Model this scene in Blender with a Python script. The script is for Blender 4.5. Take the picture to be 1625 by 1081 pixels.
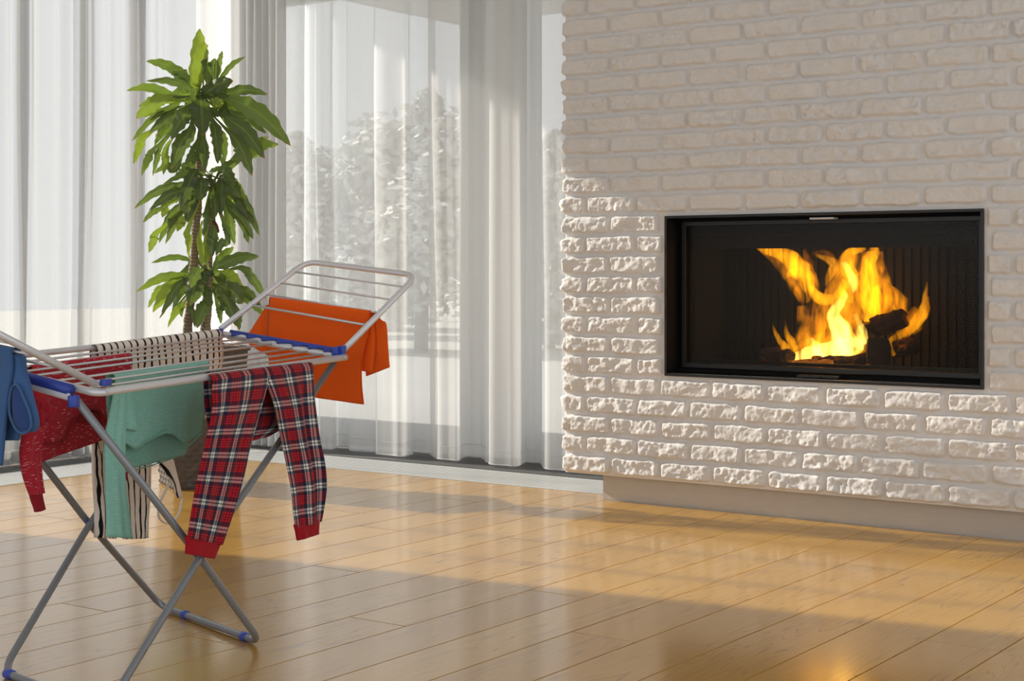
import bpy, bmesh, math, random
import numpy as np
from mathutils import Vector, Matrix
random.seed(7); rng = np.random.default_rng(11)
for o in list(bpy.data.objects): bpy.data.objects.remove(o)
scn = bpy.context.scene
COL = scn.collection

# ------------------------------------------------------------------ camera
YAW = math.radians(35.3); FPX = 2480.0; CXP, HYP = 812.5, 432.0
CAM = Vector((3.1327, -5.0206, 0.86))
FW = Vector((-math.sin(YAW), math.cos(YAW), 0)); RT = Vector((math.cos(YAW), math.sin(YAW), 0))
cd = bpy.data.cameras.new('camera'); cam = bpy.data.objects.new('camera', cd); COL.objects.link(cam)
cam.location = CAM; cam.rotation_euler = (math.pi/2, 0, YAW)
cd.sensor_width = 36; cd.lens = 36*FPX/1625; cd.shift_y = -(540.5-HYP)/1625; cd.clip_end = 200
scn.camera = cam
# ------------------------------------------------------------------ world, sun, exposure
vs = scn.view_settings; vs.view_transform = 'Standard'; vs.look = 'None'; vs.gamma = 1; vs.use_curve_mapping = False
vs.exposure = 0.0
wd = bpy.data.worlds.new('sky'); scn.world = wd; wd.use_nodes = True
bg = wd.node_tree.nodes['Background']; bg.inputs[0].default_value = (0.93, 0.97, 1.0, 1); bg.inputs[1].default_value = 1.07
SUN_AZ = math.radians(8.5); SUN_EL = math.radians(24.5)
sd = bpy.data.lights.new('sun', 'SUN'); sun = bpy.data.objects.new('sun', sd); COL.objects.link(sun)
sd.energy = 12.0; sd.color = (1.0, 0.91, 0.79); sd.angle = math.radians(1.1)
sdir = Vector((math.cos(SUN_EL)*math.cos(SUN_AZ), math.cos(SUN_EL)*math.sin(SUN_AZ), -math.sin(SUN_EL)))
sun.rotation_euler = sdir.to_track_quat('-Z', 'Y').to_euler(); sun.location = (-6, -2, 5)

# ------------------------------------------------------------------ point helpers (measured photo points -> metres)
def ray(x, y): return FW + RT*((x-CXP)/FPX) + Vector((0, 0, -(y-HYP)/FPX))
def at(x, y, d): return CAM + ray(x, y)*d
def onz(x, y, z=0.0): r = ray(x, y); return CAM + r*((z-CAM.z)/r.z)
def ony(x, y, Y): r = ray(x, y); return CAM + r*((Y-CAM.y)/r.y)
class Plane:                                   # vertical plane through a -> b, normal n towards the room
    def __init__(s, a, b, off=0.0):
        s.a = a.copy(); u = (b-a); s.slope = u.z/math.hypot(u.x, u.y); u.z = 0; s.u = u.normalized()
        s.n = Vector((s.u.y, -s.u.x, 0))
        if s.n.dot(CAM-a) < 0: s.n = -s.n
        s.a += s.n*off
    def __call__(s, x, y):
        r = ray(x, y); return CAM + r*((s.a-CAM).dot(s.n)/r.dot(s.n))

# ------------------------------------------------------------------ object helpers
def setp(o, label=None, cat=None, group=None, kind=None):
    if label: o['label'] = label
    if cat: o['category'] = cat
    if group: o['group'] = group
    if kind: o['kind'] = kind
    return o
def empty(name, loc, **k):
    o = bpy.data.objects.new(name, None); COL.objects.link(o); o.location = loc; o.empty_display_size = .05
    return setp(o, **k)
def link(name, me, mat, parent=None, smooth=True, **k):
    if mat and not len(me.materials): me.materials.append(mat)
    if smooth: me.polygons.foreach_set('use_smooth', [True]*len(me.polygons))
    o = bpy.data.objects.new(name, me); COL.objects.link(o)
    if parent:
        o.parent = parent
        m = parent
        off = Vector((0, 0, 0))
        while m: off += Vector(m.location); m = m.parent
        o.location = -off
    return setp(o, **k)
def obj(name, bm, mat, parent=None, smooth=True, **k):
    bmesh.ops.recalc_face_normals(bm, faces=bm.faces)
    me = bpy.data.meshes.new(name); bm.to_mesh(me); bm.free()
    return link(name, me, mat, parent, smooth, **k)
def auto(o, ang=35):
    try: o.data.shade_auto_smooth
    except Exception: pass
    m = o.modifiers.new('split', 'EDGE_SPLIT'); m.split_angle = math.radians(ang); return o
def box(bm, lo, hi, bev=0.0, M=None):
    vs = [bm.verts.new((x, y, z)) for x in (lo[0], hi[0]) for y in (lo[1], hi[1]) for z in (lo[2], hi[2])]
    if M is not None:
        for v in vs: v.co = M @ v.co
    fs = [(0,1,3,2),(4,6,7,5),(0,4,5,1),(2,3,7,6),(0,2,6,4),(1,5,7,3)]
    F = [bm.faces.new([vs[i] for i in f]) for f in fs]
    if bev:
        es = list({e for f in F for e in f.edges})
        bmesh.ops.bevel(bm, geom=es, offset=bev, segments=2, profile=.7, affect='EDGES')
def fillet(pts, r, n=6):
    pts = [Vector(p) for p in pts]; out = [pts[0]]
    for i in range(1, len(pts)-1):
        a, b, c = pts[i-1], pts[i], pts[i+1]
        d1 = (a-b); d2 = (c-b); rr = min(r, d1.length*.48, d2.length*.48)
        p, q = b+d1.normalized()*rr, b+d2.normalized()*rr
        for k in range(n+1):
            t = k/n; out.append(p*(1-t)**2+b*2*t*(1-t)+q*t*t)
    out.append(pts[-1]); return out
def catmull(pts, n=6):
    P = [Vector(p) for p in pts]; P = [P[0]*2-P[1]] + P + [P[-1]*2-P[-2]]; out = []
    for i in range(1, len(P)-2):
        for k in range(n):
            t = k/n
            out.append(.5*((2*P[i]) + (P[i+1]-P[i-1])*t + (2*P[i-1]-5*P[i]+4*P[i+1]-P[i+2])*t*t + (3*P[i]-P[i-1]-3*P[i+1]+P[i+2])*t**3))
    out.append(P[-2]); return out
def tube(bm, pts, r, seg=10, flat=1.0, up=Vector((0, 0, 1))):
    pts = [Vector(p) for p in pts]; n = len(pts); rs = r if isinstance(r, (list, tuple)) else [r]*n
    t0 = (pts[1]-pts[0]).normalized(); ref = up if abs(t0.dot(up)) < .9 else Vector((1, 0, 0))
    nx = (ref - t0*ref.dot(t0)).normalized(); rings = []
    for i, p in enumerate(pts):
        t = (pts[min(i+1, n-1)]-pts[max(i-1, 0)])
        if t.length < 1e-9: t = t0.copy()
        t.normalize(); nx = (nx - t*nx.dot(t)).normalized(); ny = t.cross(nx); t0 = t
        rings.append([bm.verts.new(p + (nx*math.cos(a)+ny*math.sin(a)*flat)*rs[i]) for a in [2*math.pi*k/seg for k in range(seg)]])
    for A, B in zip(rings, rings[1:]):
        for k in range(seg): bm.faces.new((A[k], A[(k+1) % seg], B[(k+1) % seg], B[k]))
    bm.faces.new(rings[0][::-1]); bm.faces.new(rings[-1])
# numpy value noise
def vnoise(x, y, seed=0):
    xi = np.floor(x).astype(np.int64); yi = np.floor(y).astype(np.int64); fx = x-xi; fy = y-yi
    fx = fx*fx*(3-2*fx); fy = fy*fy*(3-2*fy)
    def h(a, b):
        n = (a*374761393 + b*668265263 + seed*1442695041) & 0xffffffff
        n = ((n ^ (n >> 13))*1274126177) & 0xffffffff
        return ((n ^ (n >> 16)) & 0xffff)/65535.0
    return (h(xi, yi)*(1-fx)+h(xi+1, yi)*fx)*(1-fy) + (h(xi, yi+1)*(1-fx)+h(xi+1, yi+1)*fx)*fy
def n1(x, seed=0): return float(vnoise(np.array([x], float), np.array([.5]), seed)[0])
def n2(x, y, seed=0): return float(vnoise(np.array([x], float), np.array([y], float), seed)[0])
def grid_mesh(name, V, nu, nv, keep=None):      # V: (nv, nu, 3)
    me = bpy.data.meshes.new(name); V = V.reshape(-1, 3)
    i = np.arange(nu-1)[None, :] + np.arange(nv-1)[:, None]*nu
    q = np.stack([i, i+1, i+1+nu, i+nu], -1).reshape(-1, 4)
    if keep is not None: q = q[keep.reshape(-1)]
    me.vertices.add(len(V)); me.vertices.foreach_set('co', V.astype(np.float32).ravel())
    me.loops.add(len(q)*4); me.loops.foreach_set('vertex_index', q.astype(np.int32).ravel())
    me.polygons.add(len(q)); me.polygons.foreach_set('loop_start', (np.arange(len(q))*4).astype(np.int32))
    me.polygons.foreach_set('loop_total', np.full(len(q), 4, np.int32))
    me.update(calc_edges=True); me.validate(); return me

# ------------------------------------------------------------------ material helpers
class NT:
    def __init__(s, name):
        s.m = bpy.data.materials.new(name); s.m.use_nodes = True; s.t = s.m.node_tree; s.p = s.t.nodes['Principled BSDF']; s.out = s.t.nodes['Material Output']
    def n(s, typ, **k):
        o = s.t.nodes.new('ShaderNode'+typ)
        for a, b in k.items():
            if a.startswith('_'): setattr(o, a[1:], b)
            else: o.inputs[a.replace('0x', '')].default_value = b
        return o
    def l(s, a, b): s.t.links.new(a, b)
    def set(s, **k):
        for a, b in k.items(): s.p.inputs[a.replace('_', ' ')].default_value = b
    def math(s, op, a, b=None, clamp=False):
        o = s.t.nodes.new('ShaderNodeMath'); o.operation = op; o.use_clamp = clamp
        for i, v in enumerate((a, b)):
            if v is None: continue
            if isinstance(v, (int, float)): o.inputs[i].default_value = v
            else: s.l(v, o.inputs[i])
        return o.outputs[0]
    def mix(s, f, a, b, mode='MIX'):
        o = s.t.nodes.new('ShaderNodeMix'); o.data_type = 'RGBA'; o.blend_type = mode
        for i, v in ((0, f), (6, a), (7, b)):
            if isinstance(v, (int, float)): o.inputs[i].default_value = v
            elif isinstance(v, tuple): o.inputs[i].default_value = (*v, 1) if len(v) == 3 else v
            else: s.l(v, o.inputs[i])
        return o.outputs[2]
    def ramp(s, fac, els, interp='LINEAR'):
        o = s.t.nodes.new('ShaderNodeValToRGB'); cr = o.color_ramp; cr.interpolation = interp
        while len(cr.elements) < len(els): cr.elements.new(.5)
        for e, (p, c) in zip(cr.elements, els):
            e.position = p; e.color = (*c, 1) if len(c) == 3 else c
        s.l(fac, o.inputs[0]); return o.outputs[0]
    def noise(s, vec=None, scale=5, detail=3, rough=.5, dist=0):
        o = s.n('TexNoise', Scale=scale, Detail=detail, Roughness=rough, Distortion=dist)
        if vec: s.l(vec, o.inputs['Vector'])
        return o.outputs['Fac']
    def coord(s, which='Object', scale=(1, 1, 1), loc=(0, 0, 0), rot=(0, 0, 0)):
        c = s.n('TexCoord'); m = s.n('Mapping'); m.inputs['Scale'].default_value = scale; m.inputs['Location'].default_value = loc; m.inputs['Rotation'].default_value = rot
        s.l(c.outputs[which], m.inputs['Vector']); return m.outputs[0]
    def bump(s, h, strength=.3, dist=.01):
        b = s.n('Bump', Strength=strength, Distance=dist); s.l(h, b.inputs['Height']); s.l(b.outputs[0], s.p.inputs['Normal']); return b
def plain(name, col, rough=.5, metal=0.0, **k):
    a = NT(name); a.set(Base_Color=(*col, 1), Roughness=rough, Metallic=metal, **k); return a

M = {}
def build_materials():
    a = plain('painted_brick', (.66, .60, .54), .75)
    v = a.coord('Object'); n = a.noise(v, 9, 4, .6); n2_ = a.noise(v, 140, 4, .65)
    a.l(a.mix(n, (.72, .715, .715), (.82, .812, .812)), a.p.inputs['Base Color']); a.bump(n2_, .35, .003); M['brick'] = a.m
    a = plain('painted_plaster', (.50, .44, .39), .8)
    v = a.coord('Object', (2, 2, 12)); n = a.noise(v, 6, 5, .6); a.l(a.mix(n, (.50, .46, .42), (.60, .56, .51)), a.p.inputs['Base Color']); a.bump(a.noise(v, 30, 4), .3, .004); M['plaster'] = a.m
    a = plain('white_wall_paint', (.78, .77, .75), .8); a.bump(a.noise(a.coord('Object'), 120, 2), .1, .002); M['wall'] = a.m
    # oak planks; 'tone' is the plank's own random tone
    a = plain('oiled_oak_planks', (.4, .25, .11), .36)
    uv = a.n('UVMap'); at_ = a.n('Attribute', _attribute_name='tone')
    mp = a.n('Mapping'); mp.inputs['Scale'].default_value = (7.5, .42, 1); a.l(uv.outputs[0], mp.inputs['Vector'])
    n1_ = a.noise(mp.outputs[0], 1.25, 3, .5, .7)
    rings = a.math('FRACT', a.math('MULTIPLY', n1_, 17.0)); r2 = a.math('ABSOLUTE', a.math('SUBTRACT', rings, .5)); line = a.math('SUBTRACT', 1.0, a.math('MULTIPLY', r2, 9.0), True)
    mk = a.n('Mapping'); mk.inputs['Scale'].default_value = (2.2, .9, 1); a.l(uv.outputs[0], mk.inputs['Vector'])
    patch = a.ramp(a.noise(mk.outputs[0], 1.7, 2), [(.38, (0, 0, 0)), (.55, (1, 1, 1))])
    mf = a.n('Mapping'); mf.inputs['Scale'].default_value = (220, 5, 1); a.l(uv.outputs[0], mf.inputs['Vector']); fine = a.noise(mf.outputs[0], 1, 3, .6)
    lf = a.math('MULTIPLY', a.math('MULTIPLY', line, patch), .52)
    base = a.mix(at_.outputs['Fac'], (.52, .265, .030), (.66, .365, .050))
    base = a.mix(a.math('MULTIPLY', fine, .5), base, (.34, .165, .026))
    base = a.mix(a.math('MULTIPLY', a.noise(mk.outputs[0], 1.1, 3), .45), base, (.66, .40, .085))
    base = a.mix(lf, base, (.10, .042, .012)); a.l(base, a.p.inputs['Base Color'])
    h = a.math('SUBTRACT', a.math('MULTIPLY', fine, .4), a.math('MULTIPLY', lf, .6)); a.bump(h, .25, .0012)
    a.l(a.math('ADD', .27, a.math('MULTIPLY', fine, .16)), a.p.inputs['Roughness']); a.set(Specular_IOR_Level=.5, Coat_Weight=.78, Coat_Roughness=.13, Coat_IOR=1.6); M['oak'] = a.m
    M['gap'] = plain('dark_joint', (.06, .03, .015), .9).m
    M['slab'] = plain('dark_slab', (.085, .085, .085), .7).m
    a = plain('grille_aluminium', (.72, .74, .74), .4, .35); M['grille'] = a.m
    # sheer voile: woven, part of the light passes straight through the weave
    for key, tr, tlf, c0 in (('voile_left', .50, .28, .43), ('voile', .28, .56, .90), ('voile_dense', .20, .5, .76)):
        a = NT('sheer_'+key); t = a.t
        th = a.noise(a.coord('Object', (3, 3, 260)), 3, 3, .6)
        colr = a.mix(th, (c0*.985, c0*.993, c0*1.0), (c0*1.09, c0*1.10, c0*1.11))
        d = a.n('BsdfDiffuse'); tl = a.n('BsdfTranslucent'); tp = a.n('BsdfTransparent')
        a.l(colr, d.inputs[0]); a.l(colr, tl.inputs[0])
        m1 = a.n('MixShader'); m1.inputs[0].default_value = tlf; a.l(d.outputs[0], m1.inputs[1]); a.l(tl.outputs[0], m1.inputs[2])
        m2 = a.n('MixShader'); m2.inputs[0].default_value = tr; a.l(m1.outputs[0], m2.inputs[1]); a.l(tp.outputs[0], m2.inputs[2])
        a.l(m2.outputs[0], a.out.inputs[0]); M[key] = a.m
    a = NT('window_glass'); g = a.n('BsdfGlossy', Roughness=.02); tp = a.n('BsdfTransparent'); tp.inputs[0].default_value = (.96, .97, .97, 1)
    mx = a.n('MixShader'); mx.inputs[0].default_value = .07; a.l(tp.outputs[0], mx.inputs[1]); a.l(g.outputs[0], mx.inputs[2]); a.l(mx.outputs[0], a.out.inputs[0]); M['glass'] = a.m
    M['frame'] = plain('window_frame_grey', (.30, .31, .32), .45).m
    M['alu'] = plain('brushed_aluminium_tube', (.76, .79, .85), .35, .3).m
    M['steel'] = plain('steel_wire', (.68, .71, .76), .3, .4).m
    M['leg'] = plain('grey_leg_tube', (.26, .285, .32), .28, .35).m
    M['blue'] = plain('blue_plastic', (.035, .075, .46), .35).m
    M['whiteplastic'] = plain('white_plastic', (.75, .76, .85), .4).m
    M['black'] = plain('black_enamel', (.008, .008, .008), .35).m
    M['blackmatt'] = plain('black_matt_metal', (.008, .008, .008), .7, Specular_IOR_Level=.2).m
    a = plain('fluted_firebox', (.012, .011, .010), .75, Specular_IOR_Level=.2); M['firebox'] = a.m
    a = NT('stove_glass'); g = a.n('BsdfGlossy', Roughness=.25); g.inputs[0].default_value = (.5, .5, .5, 1); tp = a.n('BsdfTransparent'); tp.inputs[0].default_value = (.93, .91, .88, 1)
    mx = a.n('MixShader'); mx.inputs[0].default_value = .018; a.l(tp.outputs[0], mx.inputs[1]); a.l(g.outputs[0], mx.inputs[2]); a.l(mx.outputs[0], a.out.inputs[0]); M['stoveglass'] = a.m
    a = plain('charred_log', (.035, .02, .012), .9); v = a.coord('Object'); vo = a.n('TexVoronoi', Scale=38.0, _feature='DISTANCE_TO_EDGE'); a.l(v, vo.inputs['Vector'])
    em = a.ramp(vo.outputs['Distance'], [(0.0, (1, .22, .02)), (.05, (.35, .04, .0)), (.12, (0, 0, 0))]); em2 = a.mix(a.ramp(a.noise(v, 9, 2), [(.5, (0, 0, 0)), (.68, (1, 1, 1))]), (0, 0, 0), em)
    a.l(em2, a.p.inputs['Emission Color']); a.set(Emission_Strength=.5); a.bump(vo.outputs['Distance'], .8, .02); M['log'] = a.m
    a = plain('glowing_embers', (.05, .02, .01), .9); v = a.coord('Object'); em = a.ramp(a.noise(v, 30, 4, .6), [(.35, (.08, .012, .0)), (.6, (.75, .22, .02)), (.75, (1, .5, .08))])
    a.l(em, a.p.inputs['Emission Color']); a.set(Emission_Strength=.55); a.bump(a.noise(v, 60, 3), .8, .01); M['ember'] = a.m
    M['char'] = plain('charcoal', (.022, .012, .009), .9).m; M['ash'] = plain('ash_bed', (.09, .075, .065), .95).m
    # flames: glowing gas, thicker = brighter
    for key, col, st in (('flame', (1, .37, .004), 40.), ('flame_hot', (1, .60, .10), 62.), ('flame_dim', (1, .27, .003), 9.), ('flame_body', (1, .32, .003), 15.)):
        a = NT('burning_gas_'+key); a.t.nodes.remove(a.p)
        e = a.n('Emission'); e.inputs[0].default_value = (*col, 1)
        if 1:
            bd = key == 'flame_body'
            v = a.coord('Object', (30, 30, 8) if not bd else (17, 17, 6.5), (3.3, 1.7, 0)); nn = a.noise(v, 1.0, 3 if bd else 2, .6, 1.8 if bd else 1.2)
            r = a.ramp(nn, [(.34, (.15, .15, .15)), (.60, (1.6, 1.6, 1.6))] if not bd else [(.42, (.0, .0, .0)), (.66, (2.2, 2.2, 2.2))]); a.l(a.math('MULTIPLY', r, st), e.inputs[1])
        a.l(e.outputs[0], a.out.inputs['Volume']); M[key] = a.m
        a.m.cycles.volume_sampling = 'DISTANCE' if hasattr(a.m, 'cycles') else None
    # leaves
    a = NT('dracaena_leaf'); at_ = a.n('Attribute', _attribute_name='tone'); uv = a.n('UVMap'); sx = a.n('SeparateXYZ'); a.l(uv.outputs[0], sx.inputs[0])
    colr = a.ramp(at_.outputs['Fac'], [(0, (.055, .080, .040)), (.45, (.095, .145, .060)), (.75, (.20, .31, .055)), (1, (.40, .53, .06))])
    vein = a.math('ABSOLUTE', a.math('SUBTRACT', sx.outputs[0], .5))
    colr = a.mix(a.math('MULTIPLY', a.math('LESS_THAN', vein, .05), .35), colr, (.30, .45, .06))
    colr = a.mix(a.ramp(sx.outputs[1], [(.955, (0, 0, 0)), (.985, (1, 1, 1))]), colr, (.42, .16, .04))
    a.l(colr, a.p.inputs['Base Color']); a.set(Roughness=.38)
    mv = a.n('Mapping'); mv.inputs['Scale'].default_value = (14, .5, 1); a.l(uv.outputs[0], mv.inputs['Vector']); a.bump(a.noise(mv.outputs[0], 1, 2), .35, .004)
    tl = a.n('BsdfTranslucent'); a.l(a.mix(.5, colr, (.42, .62, .05)), tl.inputs[0]); mx = a.n('MixShader'); mx.inputs[0].default_value = .26
    a.l(a.p.outputs[0], mx.inputs[1]); a.l(tl.outputs[0], mx.inputs[2]); a.l(mx.outputs[0], a.out.inputs[0]); M['leaf'] = a.m
    a = plain('cane_bark', (.2, .15, .09), .85); w = a.n('TexWave', Scale=22.0, Distortion=3.0, Detail=2.0, _bands_direction='Z'); a.l(a.coord('Object'), w.inputs['Vector'])
    a.l(a.mix(w.outputs['Fac'], (.19, .145, .095), (.31, .245, .17)), a.p.inputs['Base Color']); a.bump(w.outputs['Fac'], .5, .004); M['bark'] = a.m
    a = plain('dry_leaf', (.16, .05, .03), .8); M['dry'] = a.m
    a = plain('taupe_rattan', (.16, .12, .09), .6); v = a.coord('Object'); a.l(a.mix(a.noise(v, 30, 3), (.055, .043, .034), (.125, .10, .082)), a.p.inputs['Base Color']); M['rattan'] = a.m
    M['soil'] = plain('potting_soil', (.03, .02, .015), .95).m
    # fabrics, UV in metres
    def uvxy(a):
        uv = a.n('UVMap'); sx = a.n('SeparateXYZ'); a.l(uv.outputs[0], sx.inputs[0]); return uv, sx.outputs[0], sx.outputs[1]
    def cloth(a):
        a.set(Roughness=.9, Sheen_Weight=.15, Specular_IOR_Level=.15)
    for key, c1, c2, c3, sp in (('red_knit', (.42, .014, .030), (.55, .035, .06), (.85, .50, .54), .66), ('green_knit', (.22, .52, .43), (.30, .62, .54), (.55, .82, .75), .66)):
        a = NT(key); cloth(a); uv, u, v = uvxy(a)
        m1 = a.n('Mapping'); m1.inputs['Scale'].default_value = (55, 400, 1); a.l(uv.outputs[0], m1.inputs['Vector']); f = a.noise(m1.outputs[0], 1, 1, .4)
        m2 = a.n('Mapping'); m2.inputs['Scale'].default_value = (60, 260, 1); m2.inputs['Location'].default_value = (5, 7, 0); a.l(uv.outputs[0], m2.inputs['Vector']); g = a.noise(m2.outputs[0], 1, 2, .5)
        colr = a.mix(g, c1, c2); colr = a.mix(a.ramp(f, [(sp, (0, 0, 0)), (sp+.03, (1, 1, 1))]) if key == 'red_knit' else a.ramp(f, [(.5, (0, 0, 0)), (.8, (.35, .35, .35))]), colr, c3)
        a.l(colr, a.p.inputs['Base Color']); a.bump(g, .25, .001); M[key] = a.m
    M['red_rib'] = plain('red_rib', (.30, .006, .018), .9, Sheen_Weight=.1).m
    for key, c in (('orange', (1.0, .135, .008)), ('bluecotton', (.06, .145, .35)), ('blueshade', (.03, .075, .26)), ('redcuff', (.42, .006, .018)), ('green_hem', (.24, .55, .46))):
        a = NT(key+'_cotton'); cloth(a); nn = a.noise(a.coord('Object'), 500, 2); cc = tuple(x*.82 for x in c)
        a.l(a.mix(nn, cc, c), a.p.inputs['Base Color']); a.bump(nn, .2, .0008); M[key] = a.m
    a = NT('tartan_flannel'); cloth(a); uv, u, v = uvxy(a); P = .0505
    R, N, W, K = (.52, .012, .022), (.016, .018, .05), (.82, .82, .80), (.006, .006, .02)
    els = [(0, R), (.03, K), (.055, R), (.14, K), (.165, R), (.25, N), (.41, W), (.515, K), (.555, W), (.66, N), (.85, R), (.935, K), (.96, R)]
    cu = a.ramp(a.math('FRACT', a.math('ADD', a.math('DIVIDE', u, P), 10.3)), els, 'CONSTANT')
    cv = a.ramp(a.math('FRACT', a.math('ADD', a.math('DIVIDE', v, P*1.08), 10.0)), els, 'CONSTANT')
    tw = a.math('GREATER_THAN', a.math('FRACT', a.math('MULTIPLY', a.math('ADD', u, v), 420.0)), .5)
    colr = a.mix(a.math('ADD', .38, a.math('MULTIPLY', tw, .24)), cu, cv); colr = a.mix(.5, colr, a.mix(1.0, cu, cv, 'DARKEN')); a.l(colr, a.p.inputs['Base Color']); a.bump(a.noise(uv.outputs[0], 900, 2), .2, .0008); M['tartan'] = a.m
    a = NT('striped_linen'); cloth(a); uv, u, v = uvxy(a)
    mm = a.n('Mapping'); mm.inputs['Scale'].default_value = (30, 14, 1); a.l(uv.outputs[0], mm.inputs['Vector'])
    uu = a.math('ADD', a.math('DIVIDE', u, .0235), a.math('MULTIPLY', a.noise(mm.outputs[0], 1, 2), .9))
    fr = a.math('FRACT', uu); s1 = a.math('LESS_THAN', fr, .27); s2 = a.math('MULTIPLY', a.math('GREATER_THAN', fr, .36), a.math('LESS_THAN', fr, .40))
    colr = a.mix(s1, (.86, .80, .73), (.012, .012, .014)); a.l(colr, a.p.inputs['Base Color']); M['stripe'] = a.m
    # outdoors
    a = plain('garden_leaves', (.10, .13, .08), .8); at_ = a.n('Attribute', _attribute_name='tone'); a.l(a.mix(at_.outputs['Fac'], (.50, .52, .50), (.62, .64, .62)), a.p.inputs['Base Color']); M['garden'] = a.m  # leaf tones greyed and paled: outdoor haze is put into the colour
    M['trunk'] = plain('tree_trunk', (.14, .10, .08), .9).m
    a = plain('pale_paving', (.52, .52, .51), .8); M['paving'] = a.m
    M['lawn'] = plain('pale_lawn', (.46, .47, .46), .9).m  # lawn greyed and lightened: washed-out daylight is put into its colour
    M['render'] = plain('grey_render', (.36, .37, .38), .85).m
build_materials()

# ================================================================== SETTING
def struct(name, bm, mat, smooth=False):
    return obj(name, bm, mat, None, smooth, kind='structure')
XL, YB = -2.62, .72            # window planes: left wall, back wall
ZC = 2.66
# floor: individual boards in one mesh over a dark underlay
def floor():
    bm = bmesh.new(); uvl = bm.loops.layers.uv.new('UVMap'); tl = bm.loops.layers.float_color.new('tone')
    def boards(x0, x1, ylo, yhi, joints, gap=.0014):
        ys = [ylo] + sorted(j for j in joints if ylo < j < yhi) + [yhi]
        for a, b in zip(ys, ys[1:]):
            t = random.random(); ou, ov = random.random()*40, random.random()*40
            X0, X1, Y0, Y1 = x0+gap, x1-gap, a+gap, b-gap; e = .0007
            top = [(X0+e, Y0+e), (X1-e, Y0+e), (X1-e, Y1-e), (X0+e, Y1-e)]; low = [(X0, Y0), (X1, Y0), (X1, Y1), (X0, Y1)]
            T = [bm.verts.new((x, y, 0)) for x, y in top]; L = [bm.verts.new((x, y, -.003)) for x, y in low]; B = [bm.verts.new((x, y, -.012)) for x, y in low]
            fs = [bm.faces.new(T)] + [bm.faces.new((L[i], L[(i+1) % 4], T[(i+1) % 4], T[i])) for i in range(4)] + [bm.faces.new((B[i], B[(i+1) % 4], L[(i+1) % 4], L[i])) for i in range(4)]
            for f in fs:
                for lp in f.loops:
                    lp[uvl].uv = (lp.vert.co.x + ou, lp.vert.co.y + ov); lp[tl] = (t, t, t, 1)
    known = {1.88: (-1.486,), 1.18: (-1.89, .0), 1.0: (-3.6,), .82: (-1.54,), .46: (-2.45, -.62), .13: (-1.62, -3.4), -.2: (-2.9, -1.0), -.9: (-1.4,), 1.36: (-3.0, -.7), 1.7: (-.55, -2.9), .64: (-.3,), .3: (-3.1, -.9)}
    xs = [.91+.18*k for k in range(-20, 18)]
    for x0 in xs:
        x1 = x0+.18; lo, hi = -6.6, .113
        if x1 <= -2.17: continue
        X0 = max(x0, -2.168); X1 = min(x1, 4.3)
        c = (x0+x1)/2; js = None
        for k, v in known.items():
            if abs(k-c) < .07: js = list(v)
        if js is None: js = [random.uniform(-1.6, -.1)]
        j = min(js)
        while j > lo: j -= random.uniform(1.6, 2.3); js.append(j)
        hi2 = (.86 if X0 > 2.58 else -.002) if X0 > -.02 else hi
        boards(X0, X1, lo, hi2, js)
    me_mat = M['oak']; o = obj('floor', bm, me_mat, None, False, kind='structure')
    b2 = bmesh.new(); box(b2, (-3.2, -6.7, -.2), (4.4, 1.25, -.0125)); u = obj('underlay', b2, M['gap'], o, False); return o
FLOOR = floor()
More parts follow.
